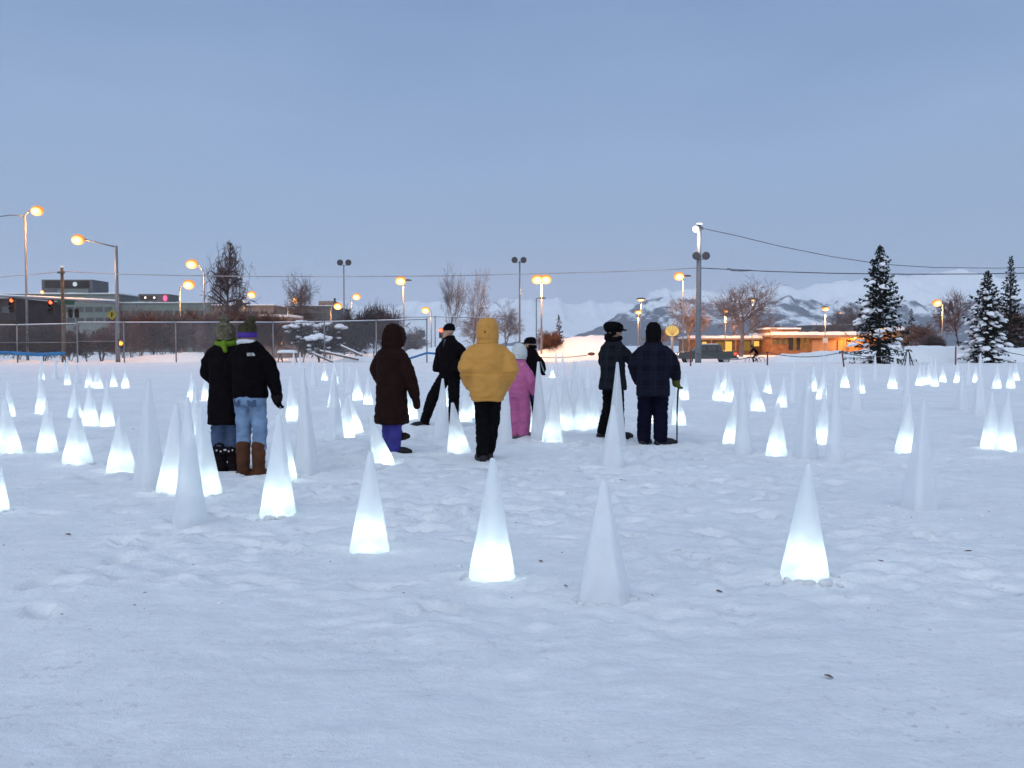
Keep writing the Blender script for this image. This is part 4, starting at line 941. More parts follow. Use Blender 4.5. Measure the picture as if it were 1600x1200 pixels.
bare_tree(1340, 470, 215, 'pinkish bare tree left behind the big spruce', 80, 'frost', 'bark', (9, 7, 6, 4), .06, .8, .026, .28, 4)
bare_tree(1300, 498, 205, 'small bare tree above the right wing roof', 55, 'frost', 'bark', (8, 7, 5, 4), .05, .8, .024, .2, 4)
bare_tree(1440, 505, 140, 'dark bare thicket tree left of the lamp between spruces', 70, 'twig', 'bark', (10, 7, 6, 4), .06, .75, .022, .2, 4)
bare_tree(1500, 452, 145, 'tall reddish bare tree right of the lamp between spruces', 76, 'redtwig', 'bark', (10, 7, 6, 4), .10, .7, .022, .22, 4)
bare_tree(1590, 475, 140, 'reddish bare tree at the right edge', 80, 'redtwig', 'bark', (10, 7, 6, 4), .08, .7, .022, .22, 4)
bare_tree(1540, 470, 160, 'reddish bare tree behind the right-hand spruce', 70, 'redtwig', 'bark', (10, 7, 6, 4), .08, .7, .024, .22, 4)
bare_tree(790, 470, 170, 'faint frosted tree behind the yellow hood', 60, 'frost', 'frost', (9, 7, 6, 4), .06, .75, .022, .2, 4)
bare_tree(755, 485, 130, 'frosted shrub-like tree at the foot of the twin trees', 70, 'frost', 'frost', (9, 7, 6, 4), .06, .75, .018, .15, 4)
bare_tree(240, 500, 84, 'dark small bare tree behind the fence right of the signal pole', 62, 'bark', 'bark', (9, 7, 5, 3), .04, .8, .014, .10, 4)
def shrub(px, top, d, wpx, label, m='redtwig', dens=1.0):
    return bare_tree(px, top, d, label, wpx, m, m, (int(8*dens), 7, 5), .0, .85, .022, .06, 3, stems=7, group='leafless shrubs', name='shrub', cat='shrub')
names = ['dark shrub at the left edge behind fence', 'dark shrub behind the first red signal', 'dark shrub left of the wooden pole', 'dark shrub right of the wooden pole', 'reddish shrub just left of signal pole', 'reddish shrub just right of signal pole',
         'reddish shrub right of the pedestrian signal', 'orange-lit reddish shrub mid-fence', 'reddish shrub below the two overlapping lamps', 'reddish shrub left of the knit hats', 'reddish shrub below the birch', 'reddish shrub between the knit hats', 'reddish shrub right of the knit hats']
for i, px_ in enumerate((-8, 30, 70, 108, 158, 205, 240, 272, 305, 335, 365, 400, 428)):
    shrub(px_, random.uniform(503, 512) if px_ < 150 else random.uniform(480, 489) if px_ > 180 else 512, random.uniform(86, 108) if px_ > 150 else random.uniform(80, 84), 62, names[i], 'bark' if px_ < 120 else ('frost' if i % 2 else 'redtwig'), 1.2)
for i, px_ in enumerate((192, 222, 256, 290, 322, 352, 384, 414)):
    shrub(px_, random.uniform(484, 494), random.uniform(110, 125), 60, f'reddish shrub in the back row of the hedge, {ordinal(i+1)} from left', 'redtwig', 1.3)
for i, (px_, tp, lab) in enumerate(((556, 478, 'dark rounded shrub left of the middle floodlight lamp'), (584, 474, 'dark rounded shrub in the middle of the group behind the brown hood'), (610, 480, 'dark rounded shrub right end of the group behind the brown hood'), (560, 508, 'low dark shrub behind the fence left of brown parka'), (648, 512, 'low reddish shrub between brown hood and fence end post'),
        (858, 515, 'reddish shrub at the foot of the brightest lamp'), (1456, 520, 'low dark shrub at the foot of the lamp between spruces'), (1390, 525, 'low dark shrub right of the big spruce'), (1595, 525, 'low dark shrub at the right edge'))):
    shrub(px_, tp, random.uniform(92, 104) if i < 5 else 120, 48 if i < 3 else 40, lab, 'twig' if i != 5 else 'redtwig', 1.3)

def spruce(px, top, d, wpx, label, base, snow=1.0, seed=1, nb=105, group='spruces'):
    rnd = random.Random(seed); x = PX(px, d); H = PZ(top, d)-base; Rm = wpx/2*d/F
    root = thing('spruce_tree', label, 'tree', (x, d, base), 0, group)
    mb = MB(); mb.tube([(x, d, base), (x+.05, d, base+H*.5), (x, d, base+H)], [H*.02, H*.012, .012], 8); mb.build('trunk', M['bark'], root, True)
    cr = MB(); sn = MB()
    for b in range(nb):
        f = (b+rnd.random())/nb; f = f**.92; z = base + H*(.03+.955*f)
        az = b*2.399+rnd.uniform(-.4, .4); prof = (1-f)**.86*(.72+.5*rnd.random())+.02
        if rnd.random() < .08: prof *= 1.35
        L = Rm*prof; dr = Vector((math.cos(az), math.sin(az), 0)); droop = (.42-.75*f)*L
        P = []
        for k in range(5):
            t = k/4; P.append(Vector((x, d, z)) + dr*(L*t) + Vector((0, 0, -droop*t + .22*L*t*t)))
        cr.tube(P, [.03, .025, .02, .015, .01], 3, cap=False)
        ns = max(7, int(42*min(1, L/1.3)))
        for s in range(ns):
            t = rnd.uniform(.08, 1.0)**.8; i = min(3, int(t*4)); q = P[i].lerp(P[i+1], t*4-i)
            side = dr.cross(Vector((0, 0, 1))); wv = (1.02-t)*L*.42+.05
            tip = q + side*rnd.uniform(-1, 1)*wv + dr*rnd.uniform(.02, .22) + Vector((0, 0, rnd.uniform(-.26, .08)))
            a = tip - q; 
            if a.length < .02: continue
            n_ = a.cross(Vector((rnd.gauss(0, 1), rnd.gauss(0, 1), rnd.gauss(0, 1)))).normalized()*rnd.uniform(.03, .075)
            mdp = q.lerp(tip, .5)
            cr.add([q, mdp+n_, tip, mdp-n_], [(0, 1, 2, 3)])
        if rnd.random() < snow*(1.0-.72*f) and L > .35:
            for k in range(rnd.randint(1, 3)):
                t = rnd.uniform(.45, .98); i = min(3, int(t*4)); q = P[i].lerp(P[i+1], t*4-i) + Vector((0, 0, .05))
                rr = (.13+.20*rnd.random())*min(1, .35+L*.45); n0 = len(sn.v)
                sn.ball(q, rr*rnd.uniform(.9, 1.5), rr*rnd.uniform(.9, 1.5), rr*.42, 9, 6)
                for j in range(n0, len(sn.v)):
                    p_ = Vector(sn.v[j]); nn = noise.noise_vector(p_*4.0)*rr*.42; p_ = p_+nn
                    rel = (p_-q); out = rel.dot(dr); p_.z -= max(0, out)*.45; sn.v[j] = tuple(p_)
    c = cr.build('crown', M['needle'], root); 
    if sn.v: sn.build('branch_snow', M['branchsnow'], c, True)['kind'] = 'stuff'
spruce(1373, 381, 73, 104, 'big snow-laden spruce, tallest on the right', -.1, .55, 3, 175)
spruce(1541, 421, 76, 82, 'snow-covered spruce near the right edge with white boughs', -.1, 1.0, 5, 150)
spruce(1577, 398, 100, 56, 'slender dark spruce at the right edge without much snow', GB, .12, 8, 150)
spruce(873, 491, 130, 24, 'small distant spruce beside the snow pile', GB, .5, 9, 60)
spruce(1423, 481, 150, 26, 'small dark spruce between the two snow-laden spruces', GB, .2, 12, 60)
spruce(1147, 512, 230, 10, 'tiny distant spruce above the wooden building roof', GB, .2, 13, 40)
spruce(1214, 503, 260, 34, 'dark distant conifer behind the chimney', GB, .1, 14, 50)

# snow-laden shrubs and timber behind the fence
def snowy_shrub(px, top, d, wpx, label, seed):
    root = bare_tree(px, top, d, label, wpx, 'bark', 'bark', (9, 7, 5), .02, .8, .02, .07, 3, stems=6, group='snow-laden shrubs', name='snowy_shrub', cat='shrub')
    x = PX(px, d); H = PZ(top, d)-GB; hw = wpx/2*d/F; mb = MB(); rnd = random.Random(seed)
    for k in range(34):
        a = rnd.uniform(0, 6.28); q = rnd.random()**.5; c = Vector((x+hw*.95*q*math.cos(a), d+hw*.7*q*math.sin(a), GB+H*(rnd.uniform(.42, .78) if k > 16 else .93-.12*q*q)))
        n0 = len(mb.v); rr = rnd.uniform(.10, .24) if k > 16 else rnd.uniform(.22, .38)
        mb.ball(c, rr*1.35, rr*1.2, rr*.5, 9, 6)
        for j in range(n0, len(mb.v)): mb.v[j] = tuple(Vector(mb.v[j]) + noise.noise_vector(Vector(mb.v[j])*3)*rr*.35)
    mb.build('snow_load', M['branchsnow'], root, True)['kind'] = 'stuff'
snowy_shrub(472, 497, 84, 52, 'snow-laden shrub with white top behind the person in jeans', 1)
snowy_shrub(516, 499, 86, 46, 'snow-laden shrub right of the slim floodlight mast', 2)
snowy_shrub(498, 520, 81, 36, 'low snow-laden shrub before the taller white-topped ones', 3)
for i, (a, b, lab) in enumerate((((500, 549), (560, 562), 'snow-dusted timber leaning low behind the fence'), ((533, 541), (566, 556), 'snow-dusted timber leaning to the right behind the fence'), ((488, 552), (520, 566), 'short timber lying behind the ice cones by the fence'))):
    pa, pb = W(*a, 79), W(*b, 78.4); mb = MB(); mb.tube([pa, pb], .09, 6); o = tag(mb.build('timber', M['wood'], None), lab, 'timber', 'timbers behind the fence')
    mb = MB(); mb.tube([pa+Vector((0, 0, .09)), pb+Vector((0, 0, .09))], .07, 6); s = mb.build('snow', M['branchsnow'], o)
# picnic table with snow
d = 80; x = PX(449, d); root = thing('picnic_table', 'snow-capped picnic table behind the fence beside the person in jeans', 'table', (x, d, -.1))
mb = MB(); mb.box(x-.85, x+.85, d-.4, d+.4, .66, .72); mb.build('tabletop', M['wood'], root)
mb = MB(); mb.rings([(x, d, .722, .84, .39, 5), (x, d, .85, .83, .38, 4), (x, d, .96, .7, .3, 3), (x, d, 1.0, .4, .15, 2)], 20); mb.build('snow_cap', M['branchsnow'], root, True)
for s in (-1, 1):
    mb = MB(); mb.box(x-.85, x+.85, d+s*.75-.13, d+s*.75+.13, .36, .42); mb.build('bench', M['wood'], root)
    mb = MB(); mb.tube([(x+s*.6, d-.85, -.1), (x+s*.6, d-.15, .66)], .05, 6); mb.build('leg', M['wood'], root); mb = MB(); mb.tube([(x+s*.6, d+.85, -.1), (x+s*.6, d+.15, .66)], .05, 6); mb.build('leg', M['wood'], root)
# notice boards on the fence end
for i, (a, b, t, bt, lab) in enumerate(((655, 664, 516, 526, 'upper grey notice board on the fence end'), (652, 665, 530, 540, 'lower grey notice board on the fence end'))):
    mb = MB(); mb.box(PX(a, 76.8), PX(b, 76.8), 76.78, 76.84, PZ(bt, 76.8), PZ(t, 76.8)); tag(mb.build('notice_board', M['bgrey'], None), lab, 'notice board')
mb = MB(); p = W(332, 557, 77.5); mb.box(p.x-.7, p.x+.5, 77.2, 77.8, -.05, .05); mb.tube([(p.x-.6, 77.5, .7), (p.x+.4, 77.5, 0)], .12, 6); tag(mb.build('dark_board', M['darksteel'], None), 'dark tilted board in the snow left of the two people', 'board')
# ------------------------------------------------------------------ people
def fab(name, col, rough=.9, var=.18, sc=14, bump=.25, bs=120, sheen=0.0, **k): return mat(name, col, rough, var, sc, bump, bs, 0, .04 if max(col) < .03 else .15, sheen, **k)
M['skin'] = mat('skin', (0.42, 0.24, 0.17), 0.6, .06, 10); M['eye'] = mat('eye', (0.05, 0.03, 0.025), .2); M['lip'] = mat('lips', (0.30, 0.11, 0.09), .6)
M['blackfleece'] = fab('black_fleece', (0.0045, 0.0035, 0.0045)); M['blackcloth'] = fab('black_cloth', (0.005, 0.0045, 0.0055), .85); M['blackcoat'] = fab('black_coat', (0.0055, 0.004, 0.005))
M['white'] = fab('white_fleece', (0.62, 0.60, 0.62)); M['jeans'] = fab('light_jeans', (0.16, 0.235, 0.36), .85, .28, 9, .3, 200); M['darkjeans'] = fab('dark_jeans', (0.055, 0.08, 0.145), .85, .3, 9)
M['ugg'] = fab('brown_suede', (0.08, 0.032, 0.017), .95, .3, 8); M['fur'] = fab('dark_fur', (0.014, 0.010, 0.012), .95, .4, 40, .9, 60); M['purple'] = fab('purple_knit', (0.07, 0.035, 0.25))
M['hatdark'] = fab('dark_knit', (0.045, 0.040, 0.022), .95, .4, 22, .8, 70); M['hatgrey'] = fab('beige_knit', (0.12, 0.105, 0.07), .95, .5, 18, .8, 70); M['lime'] = fab('lime_fleece', (0.11, 0.19, 0.014))
M['parka'] = fab('brown_parka', (0.018, 0.0075, 0.0065), .75, .2, 6); M['parkafur'] = fab('hood_fur', (0.030, 0.018, 0.015), .95, .5, 50, 1, 80); M['indigo'] = fab('indigo_trousers', (0.045, 0.04, 0.22), .85, .25, 8)
M['yellow'] = fab('mustard_nylon', (0.50, 0.245, 0.055), .6, .08, 5, .15, 60, .05); M['pink'] = fab('pink_snowsuit', (0.42, 0.11, 0.25), .7, .1, 6); M['hatwhite'] = fab('pale_knit_hat', (0.55, 0.58, 0.58), .95, .15, 30, .8, 60)
M['olive'] = fab('olive_glove', (0.075, 0.075, 0.014)); M['shoe'] = mat('dark_shoe', (0.012, 0.010, 0.011), .6, .2, 10); M['sole'] = mat('shoe_sole', (0.02, 0.018, 0.017), .9); M['greyshoe'] = mat('grey_snow_boot', (0.10, 0.085, 0.10), .7, .3, 12)
def plaid(name, base, l1, l2, s=.16):
    m = bpy.data.materials.new(name); m.use_nodes = True; n = m.node_tree; L = n.links.new; b = n.nodes['Principled BSDF']; b.inputs['Roughness'].default_value = .9; b.inputs['Specular IOR Level'].default_value = .1
    t = n.nodes.new('ShaderNodeTexCoord'); sp = n.nodes.new('ShaderNodeSeparateXYZ'); L(t.outputs['Object'], sp.inputs[0]); prev = None
    def band(sock, width, off):
        k = n.nodes.new('ShaderNodeMath'); k.operation = 'MULTIPLY_ADD'; L(sock, k.inputs[0]); k.inputs[1].default_value = 1/s; k.inputs[2].default_value = off
        f = n.nodes.new('ShaderNodeMath'); f.operation = 'FRACT'; L(k.outputs[0], f.inputs[0]); l = n.nodes.new('ShaderNodeMath'); l.operation = 'LESS_THAN'; L(f.outputs[0], l.inputs[0]); l.inputs[1].default_value = width; return l.outputs[0]
    col = None
    for sock, wd, off, c, fac in ((sp.outputs['X'], .42, 50.1, l1, .6), (sp.outputs['Z'], .42, 50.4, l1, .6), (sp.outputs['X'], .10, 50.75, l2, .5), (sp.outputs['Z'], .10, 50.9, l2, .5)):
        x_ = n.nodes.new('ShaderNodeMix'); x_.data_type = 'RGBA'; mu = n.nodes.new('ShaderNodeMath'); mu.operation = 'MULTIPLY'; mu.inputs[1].default_value = fac; L(band(sock, wd, off), mu.inputs[0]); L(mu.outputs[0], x_.inputs['Factor'])
        if col: L(col, x_.inputs['A'])
        else: x_.inputs['A'].default_value = (*base, 1)
        x_.inputs['B'].default_value = (*c, 1); col = x_.outputs['Result']
    L(col, b.inputs['Base Color']); return m
M['plaidgreen'] = plaid('dark_plaid_wool', (0.006, 0.007, 0.011), (0.012, 0.015, 0.022), (0.018, 0.021, 0.027)); M['plaidblue'] = plaid('navy_plaid_wool', (0.005, 0.005, 0.012), (0.009, 0.010, 0.021), (0.014, 0.013, 0.024), .2)
M['navy'] = fab('navy_trousers', (0.006, 0.006, 0.016)); M['metalthing'] = mat('key_metal', (0.3, 0.3, 0.32), .3, metal=.8)
def cloth(mb, name, m, parent, vox=.014, sm=4, wr=.005, ws=9.0, fn=None, zs=1.5):
    me0 = mb.mesh('tmp'); ob = bpy.data.objects.new('tmp', me0); C.objects.link(ob)
    md = ob.modifiers.new('r', 'REMESH'); md.mode = 'VOXEL'; md.voxel_size = vox; md.adaptivity = 0
    if sm: s = ob.modifiers.new('s', 'SMOOTH'); s.factor = .5; s.iterations = sm
    dg = bpy.context.evaluated_depsgraph_get(); me = bpy.data.meshes.new_from_object(ob.evaluated_get(dg)); bpy.data.objects.remove(ob); bpy.data.meshes.remove(me0)
    me.name = name
    if wr or fn:
        nv = len(me.vertices); co = np.empty(nv*3); me.vertices.foreach_get('co', co); no = np.empty(nv*3); me.vertices.foreach_get('normal', no); co = co.reshape(-1, 3); no = no.reshape(-1, 3)
        off = np.zeros(nv); sd = random.uniform(0, 50)
        if wr:
            for i in range(nv):
                p = co[i]; v_ = Vector((p[0]*ws+sd, p[1]*ws, p[2]*ws*zs)); a = noise.noise(v_); off[i] = wr*(1-2.2*abs(a)) + wr*.6*noise.noise(v_*2.3)
        if fn: off += fn(co)
        co += no*off[:, None]; me.vertices.foreach_set('co', co.ravel()); me.update()
    me.polygons.foreach_set('use_smooth', [True]*len(me.polygons)); me.materials.clear(); me.materials.append(m)
    o = bpy.data.objects.new(name, me); C.objects.link(o); o.parent = parent; ORG[o] = Vector((0, 0, 0)); return o
def rotz(p, a, c=(0, 0)):
    x, y = p[0]-c[0], p[1]-c[1]; return Vector((c[0]+x*math.cos(a)-y*math.sin(a), c[1]+x*math.sin(a)+y*math.cos(a), p[2]))
Z0 = Vector((0, 0, 0))
def person(label, px, py, k, yaw):
    g = G(px, py); o = thing('person', label, 'person', (g.x, g.y, gz(g.x, g.y)-.010), R(yaw), 'people among the ice cones'); o.scale = (k, k, k); ORG[o] = Z0.copy(); return o
def head(mb, c, hy=0.0, sc=1.0):
    c = Vector(c); a = R(hy)
    def B(off, rx, ry, rz):
        q = c + rotz(Vector(off)*sc, a); mb.ball(q, rx*sc, ry*sc, rz*sc, 14, 9)
    B((0, -.01, .02), .076, .095, .105); B((0, .035, -.055), .058, .062, .065); B((0, .100, -.015), .014, .022, .022); B((0, .088, .012), .012, .014, .03)
    B((0, .078, -.088), .028, .025, .022); B((.078, -.005, -.005), .012, .022, .034); B((-.078, -.005, -.005), .012, .022, .034)
def face(root, c, hy, sc=1.0):
    c = Vector(c); a = R(hy)
    for s in (-1, 1):
        mb = MB(); mb.ball(c+rotz(Vector((s*.032, .083, .018))*sc, a), .014*sc, .011*sc, .010*sc, 10, 6); mb.build('eye', M['eye'], root, True)
    mb = MB(); mb.ball(c+rotz(Vector((0, .091, -.055))*sc, a), .024*sc, .012*sc, .008*sc, 10, 6); mb.build('mouth', M['lip'], root, True)
def hand(mb, w_, d_, out, L=.17, curl=.35, r=.011, open_=True):
    """five-fingered hand/glove: wrist w_, direction d_, thumb side out"""
    w_ = Vector(w_); d_ = Vector(d_).normalized(); out = Vector(out); out = (out-d_*out.dot(d_)).normalized(); pal = d_.cross(out)
    mb.limb([w_, w_+d_*L*.28, w_+d_*L*.5], [.026, .034, .034], 12)
    for k, (s, l) in enumerate(((.030, .44), (.011, .5), (-.010, .46), (-.029, .36))):
        a = w_+d_*L*.48+out*s; b = a+d_*L*l*.5*math.cos(curl*.5)+pal*L*l*.5*math.sin(curl*.5); c = b+d_*L*l*.5*math.cos(curl*1.6)+pal*L*l*.5*math.sin(curl*1.6); mb.limb([a, b, c], [r, r*.95, r*.8], 8)
    a = w_+d_*L*.16+out*.028; b = a+d_*L*.2+out*.03; c = b+d_*L*.2+out*.004+pal*.02; mb.limb([a, b, c], [r*1.15, r*1.05, r*.85], 8)
def boot(root, name, ank, fy, top, m, rs=.055, L=.27, wd=.048, slouch=0.0, sole=True, pitch=0.0):
    a = Vector(ank); f = Vector((-math.sin(R(fy)), math.cos(R(fy)), 0)); fl = Vector((0, 0, 1)); zb = a.z-.085
    mb = MB(); mb.limb([Vector((a.x, a.y, top)), Vector((a.x, a.y, (top+a.z)/2)), Vector((a.x, a.y, a.z)), Vector((a.x, a.y, zb+.05))], [rs*1.08, rs*1.0, rs*.92, rs*.95], 14)
    h = Vector((a.x, a.y, zb)); p = Vector((0, 0, math.tan(R(pitch))))
    mb.limb([h-f*(L*.16)+fl*.046, h+f*(L*.25)+fl*.055+p*L*.25, h+f*(L*.55)+fl*.046+p*L*.55, h+f*(L*.74)+fl*.036+p*L*.74], [wd*.95, wd*1.08, wd*1.08, wd*.8], 12)
    def fn(co): return np.where(co[:, 2] < zb+.004, 0, slouch*np.sin(co[:, 2]*70)*.004)
    o = cloth(mb, name, m, root, .009, 3, .0025, 16, fn)
    if sole:
        mb = MB(); n = 18; vs = []
        for z_ in (zb-.006, zb+.022):
            for k in range(n):
                t = 2*math.pi*k/n; q = h+f*(L*.28+math.cos(t)*L*.50)+Vector((f.y, -f.x, 0))*math.sin(t)*wd*1.05; vs.append((q.x, q.y, z_+p.z*max(0, (q-h).dot(f))))
        mb.add(vs, [tuple(range(n-1, -1, -1)), tuple(range(n, 2*n))]+[(k, (k+1) % n, n+(k+1) % n, n+k) for k in range(n)]); mb.build('sole', M['sole'], o)
    return o
def base_body(root, hd, legs, arms, sh=1.40, hy=0.0, hands=(False, False), hsc=1.0, pel=.92):
    mb = MB(); head(mb, hd, hy, hsc); hd = Vector(hd)
    mb.limb([hd+Vector((0, -.01, -.05)), (hd.x*.6, hd.y*.5-.01, sh+.04)], [.05, .055]); mb.rings([(0, 0, pel-.08, .14, .10), (0, 0, pel+.05, .15, .10), (0, 0, pel+.2, .13, .09), (0, 0, sh-.12, .16, .105), (0, 0, sh-.02, .15, .09), (0, 0, sh+.04, .06, .06)], 18)
    for l in legs: mb.limb(l, [.075, .052, .038])
    for i, a_ in enumerate(arms):
        mb.limb([(a_[0][0]*.62, a_[0][1], a_[0][2]-.075), a_[1], a_[2]], [.04, .036, .028])
        if not hands[i]: continue
        d_ = (Vector(a_[2])-Vector(a_[1])); hand(mb, a_[2], d_, Vector((-1 if a_[0][0] > 0 else 1, .6, 0)), .16)
    return cloth(mb, 'body', M['skin'], root, .012, 2, 0)
def trousers(root, legs, rads, m, top=1.0, hipw=.165, hipd=.125, name='trousers', wr=.008, hem=None):
    mb = MB(); mb.rings([(0, 0, legs[0][0][2]-.10, hipw*.9, hipd*.95), (0, -.008, legs[0][0][2]-.02, hipw, hipd*1.06), (0, 0, top-.05, hipw*.96, hipd), (0, 0, top+.04, hipw*.88, hipd*.9)], 22)
    for l, r_ in zip(legs, rads):
        a, b, c = [Vector(q) for q in l]; mb.limb([a+Vector((0, 0, -.02)), a.lerp(b, .5), b, b.lerp(c, .55), c], [r_[0], (r_[0]+r_[1])/2, r_[1], (r_[1]+r_[2])/2, r_[2]], 16)
    return cloth(mb, name, m, root, .013, 4, wr, 8, None, 2.2)
def clip(legs, z):
    out = []
    for l in legs:
        a, b, c = [Vector(q) for q in l]; t = (b.z-z)/(b.z-c.z); out.append([a, b, b.lerp(c, t)])
    return out
def coat(root, name, rows, arms, ar, m, wr=.007, fn=None, vox=.015, ws=7, sm=4):
    mb = MB(); mb.rings(rows, 26)
    for a_, r_ in zip(arms, ar): mb.limb([Vector((a_[0][0]*.74, a_[0][1], a_[0][2]-.05)), Vector((a_[0][0]*.97, a_[0][1], a_[0][2]-.06)).lerp(Vector(a_[1]), .4), Vector(a_[1]), Vector(a_[1]).lerp(Vector(a_[2]), .6), Vector(a_[2])], [r_[0]*.86, (r_[0]+r_[1])/2, r_[1], (r_[1]+r_[2])/2, r_[2]], 16)
    return cloth(mb, name, m, root, vox, sm+5, wr, ws, fn)

# --- woman in light jeans (right of the two people)
P = person('person in black fleece jacket, light blue jeans and brown boots, seen from behind', 392, 739, 1.0, -14)
legs = [[(-.085, 0, .90), (-.088, .02, .52), (-.075, -.02, .12)], [(.085, 0, .90), (.095, .03, .52), (.092, 0, .12)]]
arms = [[(-.19, 0, 1.38), (-.25, .02, 1.12), (-.20, .12, .93)], [(.19, 0, 1.38), (.265, -.01, 1.13), (.285, .05, .90)]]
base_body(P, (-.03, .02, 1.55), legs, arms)
trousers(P, clip(legs, .33), [(.093, .076, .070), (.093, .076, .070)], M['jeans'], .98, .168, .135)
for s in (-1, 1):
    mb = MB(); y_ = -.148; mb.add([(s*.045, -.150, .865), (s*.13, -.106, .865), (s*.128, -.098, .80), (s*.09, -.120, .785), (s*.048, -.138, .80)], [(0, 1, 2, 3, 4)] if s < 0 else [(4, 3, 2, 1, 0)]); mb.build('back_pocket', M['darkjeans'], P)
coat(P, 'jacket', [(0, 0, .875, .185, .145, 2.4), (0, 0, .90, .19, .15, 2.4), (0, 0, 1.05, .18, .14), (0, 0, 1.25, .20, .145), (0, 0, 1.36, .205, .13), (0, 0, 1.43, .13, .10), (0, .01, 1.48, .075, .075)], arms, [(.085, .075, .056), (.085, .075, .056)], M['blackfleece'])
mb = MB(); mb.tube([(-.03+.088*math.cos(t), .015+.085*math.sin(t), 1.455-.018*math.sin(t)) for t in [2*math.pi*k/16 for k in range(17)]], .030, 8, False); cloth(mb, 'collar', M['white'], P, .010, 2, .003, 20)
mb = MB(); mb.rings([(-.03, .01, 1.515, .094, .108), (-.03, .01, 1.57, .097, .112), (-.03, .01, 1.578, .088, .1)], 22); cloth(mb, 'headband', M['purple'], P, .008, 2, .002, 24)
mb = MB(); mb.rings([(-.03, .01, 1.565, .095, .110), (-.03, .01, 1.62, .093, .106), (-.02, .0, 1.66, .07, .08), (0, 0, 1.685, .03, .04)], 20); mb.ball((.035, -.01, 1.70), .042, .042, .038); cloth(mb, 'knit_hat', M['hatdark'], P, .008, 2, .006, 22)
for i, l in enumerate(legs): boot(P, 'boot', (l[2][0], l[2][1], .09), -62 if i else -48, .37, M['ugg'], .070, .30, .056, .4)
mb = MB(); hand(mb, arms[1][2], (.12, .15, -1), (-1, .3, 0), .17, .6, .013); cloth(mb, 'glove', M['blackcloth'], P, .006, 1, 0)
mb = MB(); mb.limb([arms[1][2], (.287, .055, .86)], [.06, .05]); cloth(mb, 'cuff', M['fur'], P, .008, 1, .006, 30)
mb = MB(); mb.tube([(.31, .07, .80), (.33, .05, .74), (.345, .04, .68)], .007, 6); mb.build('key_strap', M['metalthing'], P); mb = MB(); mb.box(.335, .36, .03, .045, .64, .685); mb.build('key', M['metalthing'], P)
# small white emblem on the back of the right shoulder: a block with three curved bars
mb = MB(); ex, ez, ey = .098, 1.335, -.1435
for k in range(3):
    pts = [(ex+.012+(.008+.011*k)*math.cos(t), ey-.004+.0*k, ez-.012+(.008+.011*k)*math.sin(t)) for t in [math.pi*j/12 for j in range(7)]]
    mb.tube(pts, .0042, 5)
for k in range(3): mb.box(ex-.045, ex-.005, ey-.008, ey+.02, ez-.012+k*.012, ez-.005+k*.012)
mb.build('emblem', M['hatwhite'], P)
# --- companion in long black coat
P = person('person in long black coat with lime scarf and beige bobble hat', 354, 735, 1.0, -6)
legs = [[(-.085, 0, .90), (-.085, .02, .50), (-.08, 0, .12)], [(.085, 0, .90), (.09, .02, .50), (.085, .03, .12)]]
arms = [[(-.18, 0, 1.38), (-.225, .03, 1.12), (-.14, .16, .98)], [(.18, 0, 1.38), (.22, .03, 1.12), (.14, .16, .98)]]
base_body(P, (.0, .03, 1.54), legs, arms); trousers(P, clip(legs, .30), [(.10, .085, .08), (.10, .085, .08)], M['darkjeans'], .95)
coat(P, 'long_coat', [(0, 0, .57, .19, .155, 2.4), (0, 0, .60, .195, .16, 2.4), (0, 0, .9, .185, .15), (0, 0, 1.1, .165, .135), (0, 0, 1.28, .19, .14), (0, 0, 1.37, .185, .12), (0, .01, 1.43, .11, .09), (0, .01, 1.47, .07, .07)], arms, [(.082, .072, .06), (.082, .072, .06)], M['blackcoat'])
mb = MB(); mb.tube([(.01+.098*math.cos(t), .02+.095*math.sin(t), 1.445+.02*math.sin(t)) for t in [2*math.pi*k/16 for k in range(17)]], .034, 8, False); mb.limb([(.02, -.085, 1.44), (.05, -.115, 1.36)], [.035, .022]); cloth(mb, 'scarf', M['lime'], P, .010, 2, .006, 18)
mb = MB(); mb.rings([(0, .02, 1.475, .092, .105), (0, .02, 1.54, .106, .118), (0, .015, 1.61, .098, .108), (-.01, .01, 1.655, .06, .07), (-.01, .01, 1.67, .03, .03)], 20); mb.ball((0, .0, 1.695), .055, .055, .045); cloth(mb, 'bobble_hat', M['hatgrey'], P, .008, 2, .008, 22)
for i, l in enumerate(legs):
    b_ = boot(P, 'fur_boot', (l[2][0], l[2][1], .09), -12, .30, M['fur'], .088, .29, .062, 2)
    mb = MB(); mb.tube([(l[2][0]+.095*math.cos(t), l[2][1]+.095*math.sin(t), .285+.01*math.sin(3*t)) for t in [2*math.pi*k/14 for k in range(15)]], .034, 8, False); cloth(mb, 'fur_cuff', M['fur'], b_, .009, 1, .012, 30)
    for k in range(9):
        t = -math.pi*.95+k*.32; q = (l[2][0]+.128*math.cos(t), l[2][1]+.128*math.sin(t), .285+.012*(k % 2)); mb = MB(); mb.ball(q, .011, .011, .011, 8, 5); mb.build('white_dot', M['white'], b_)
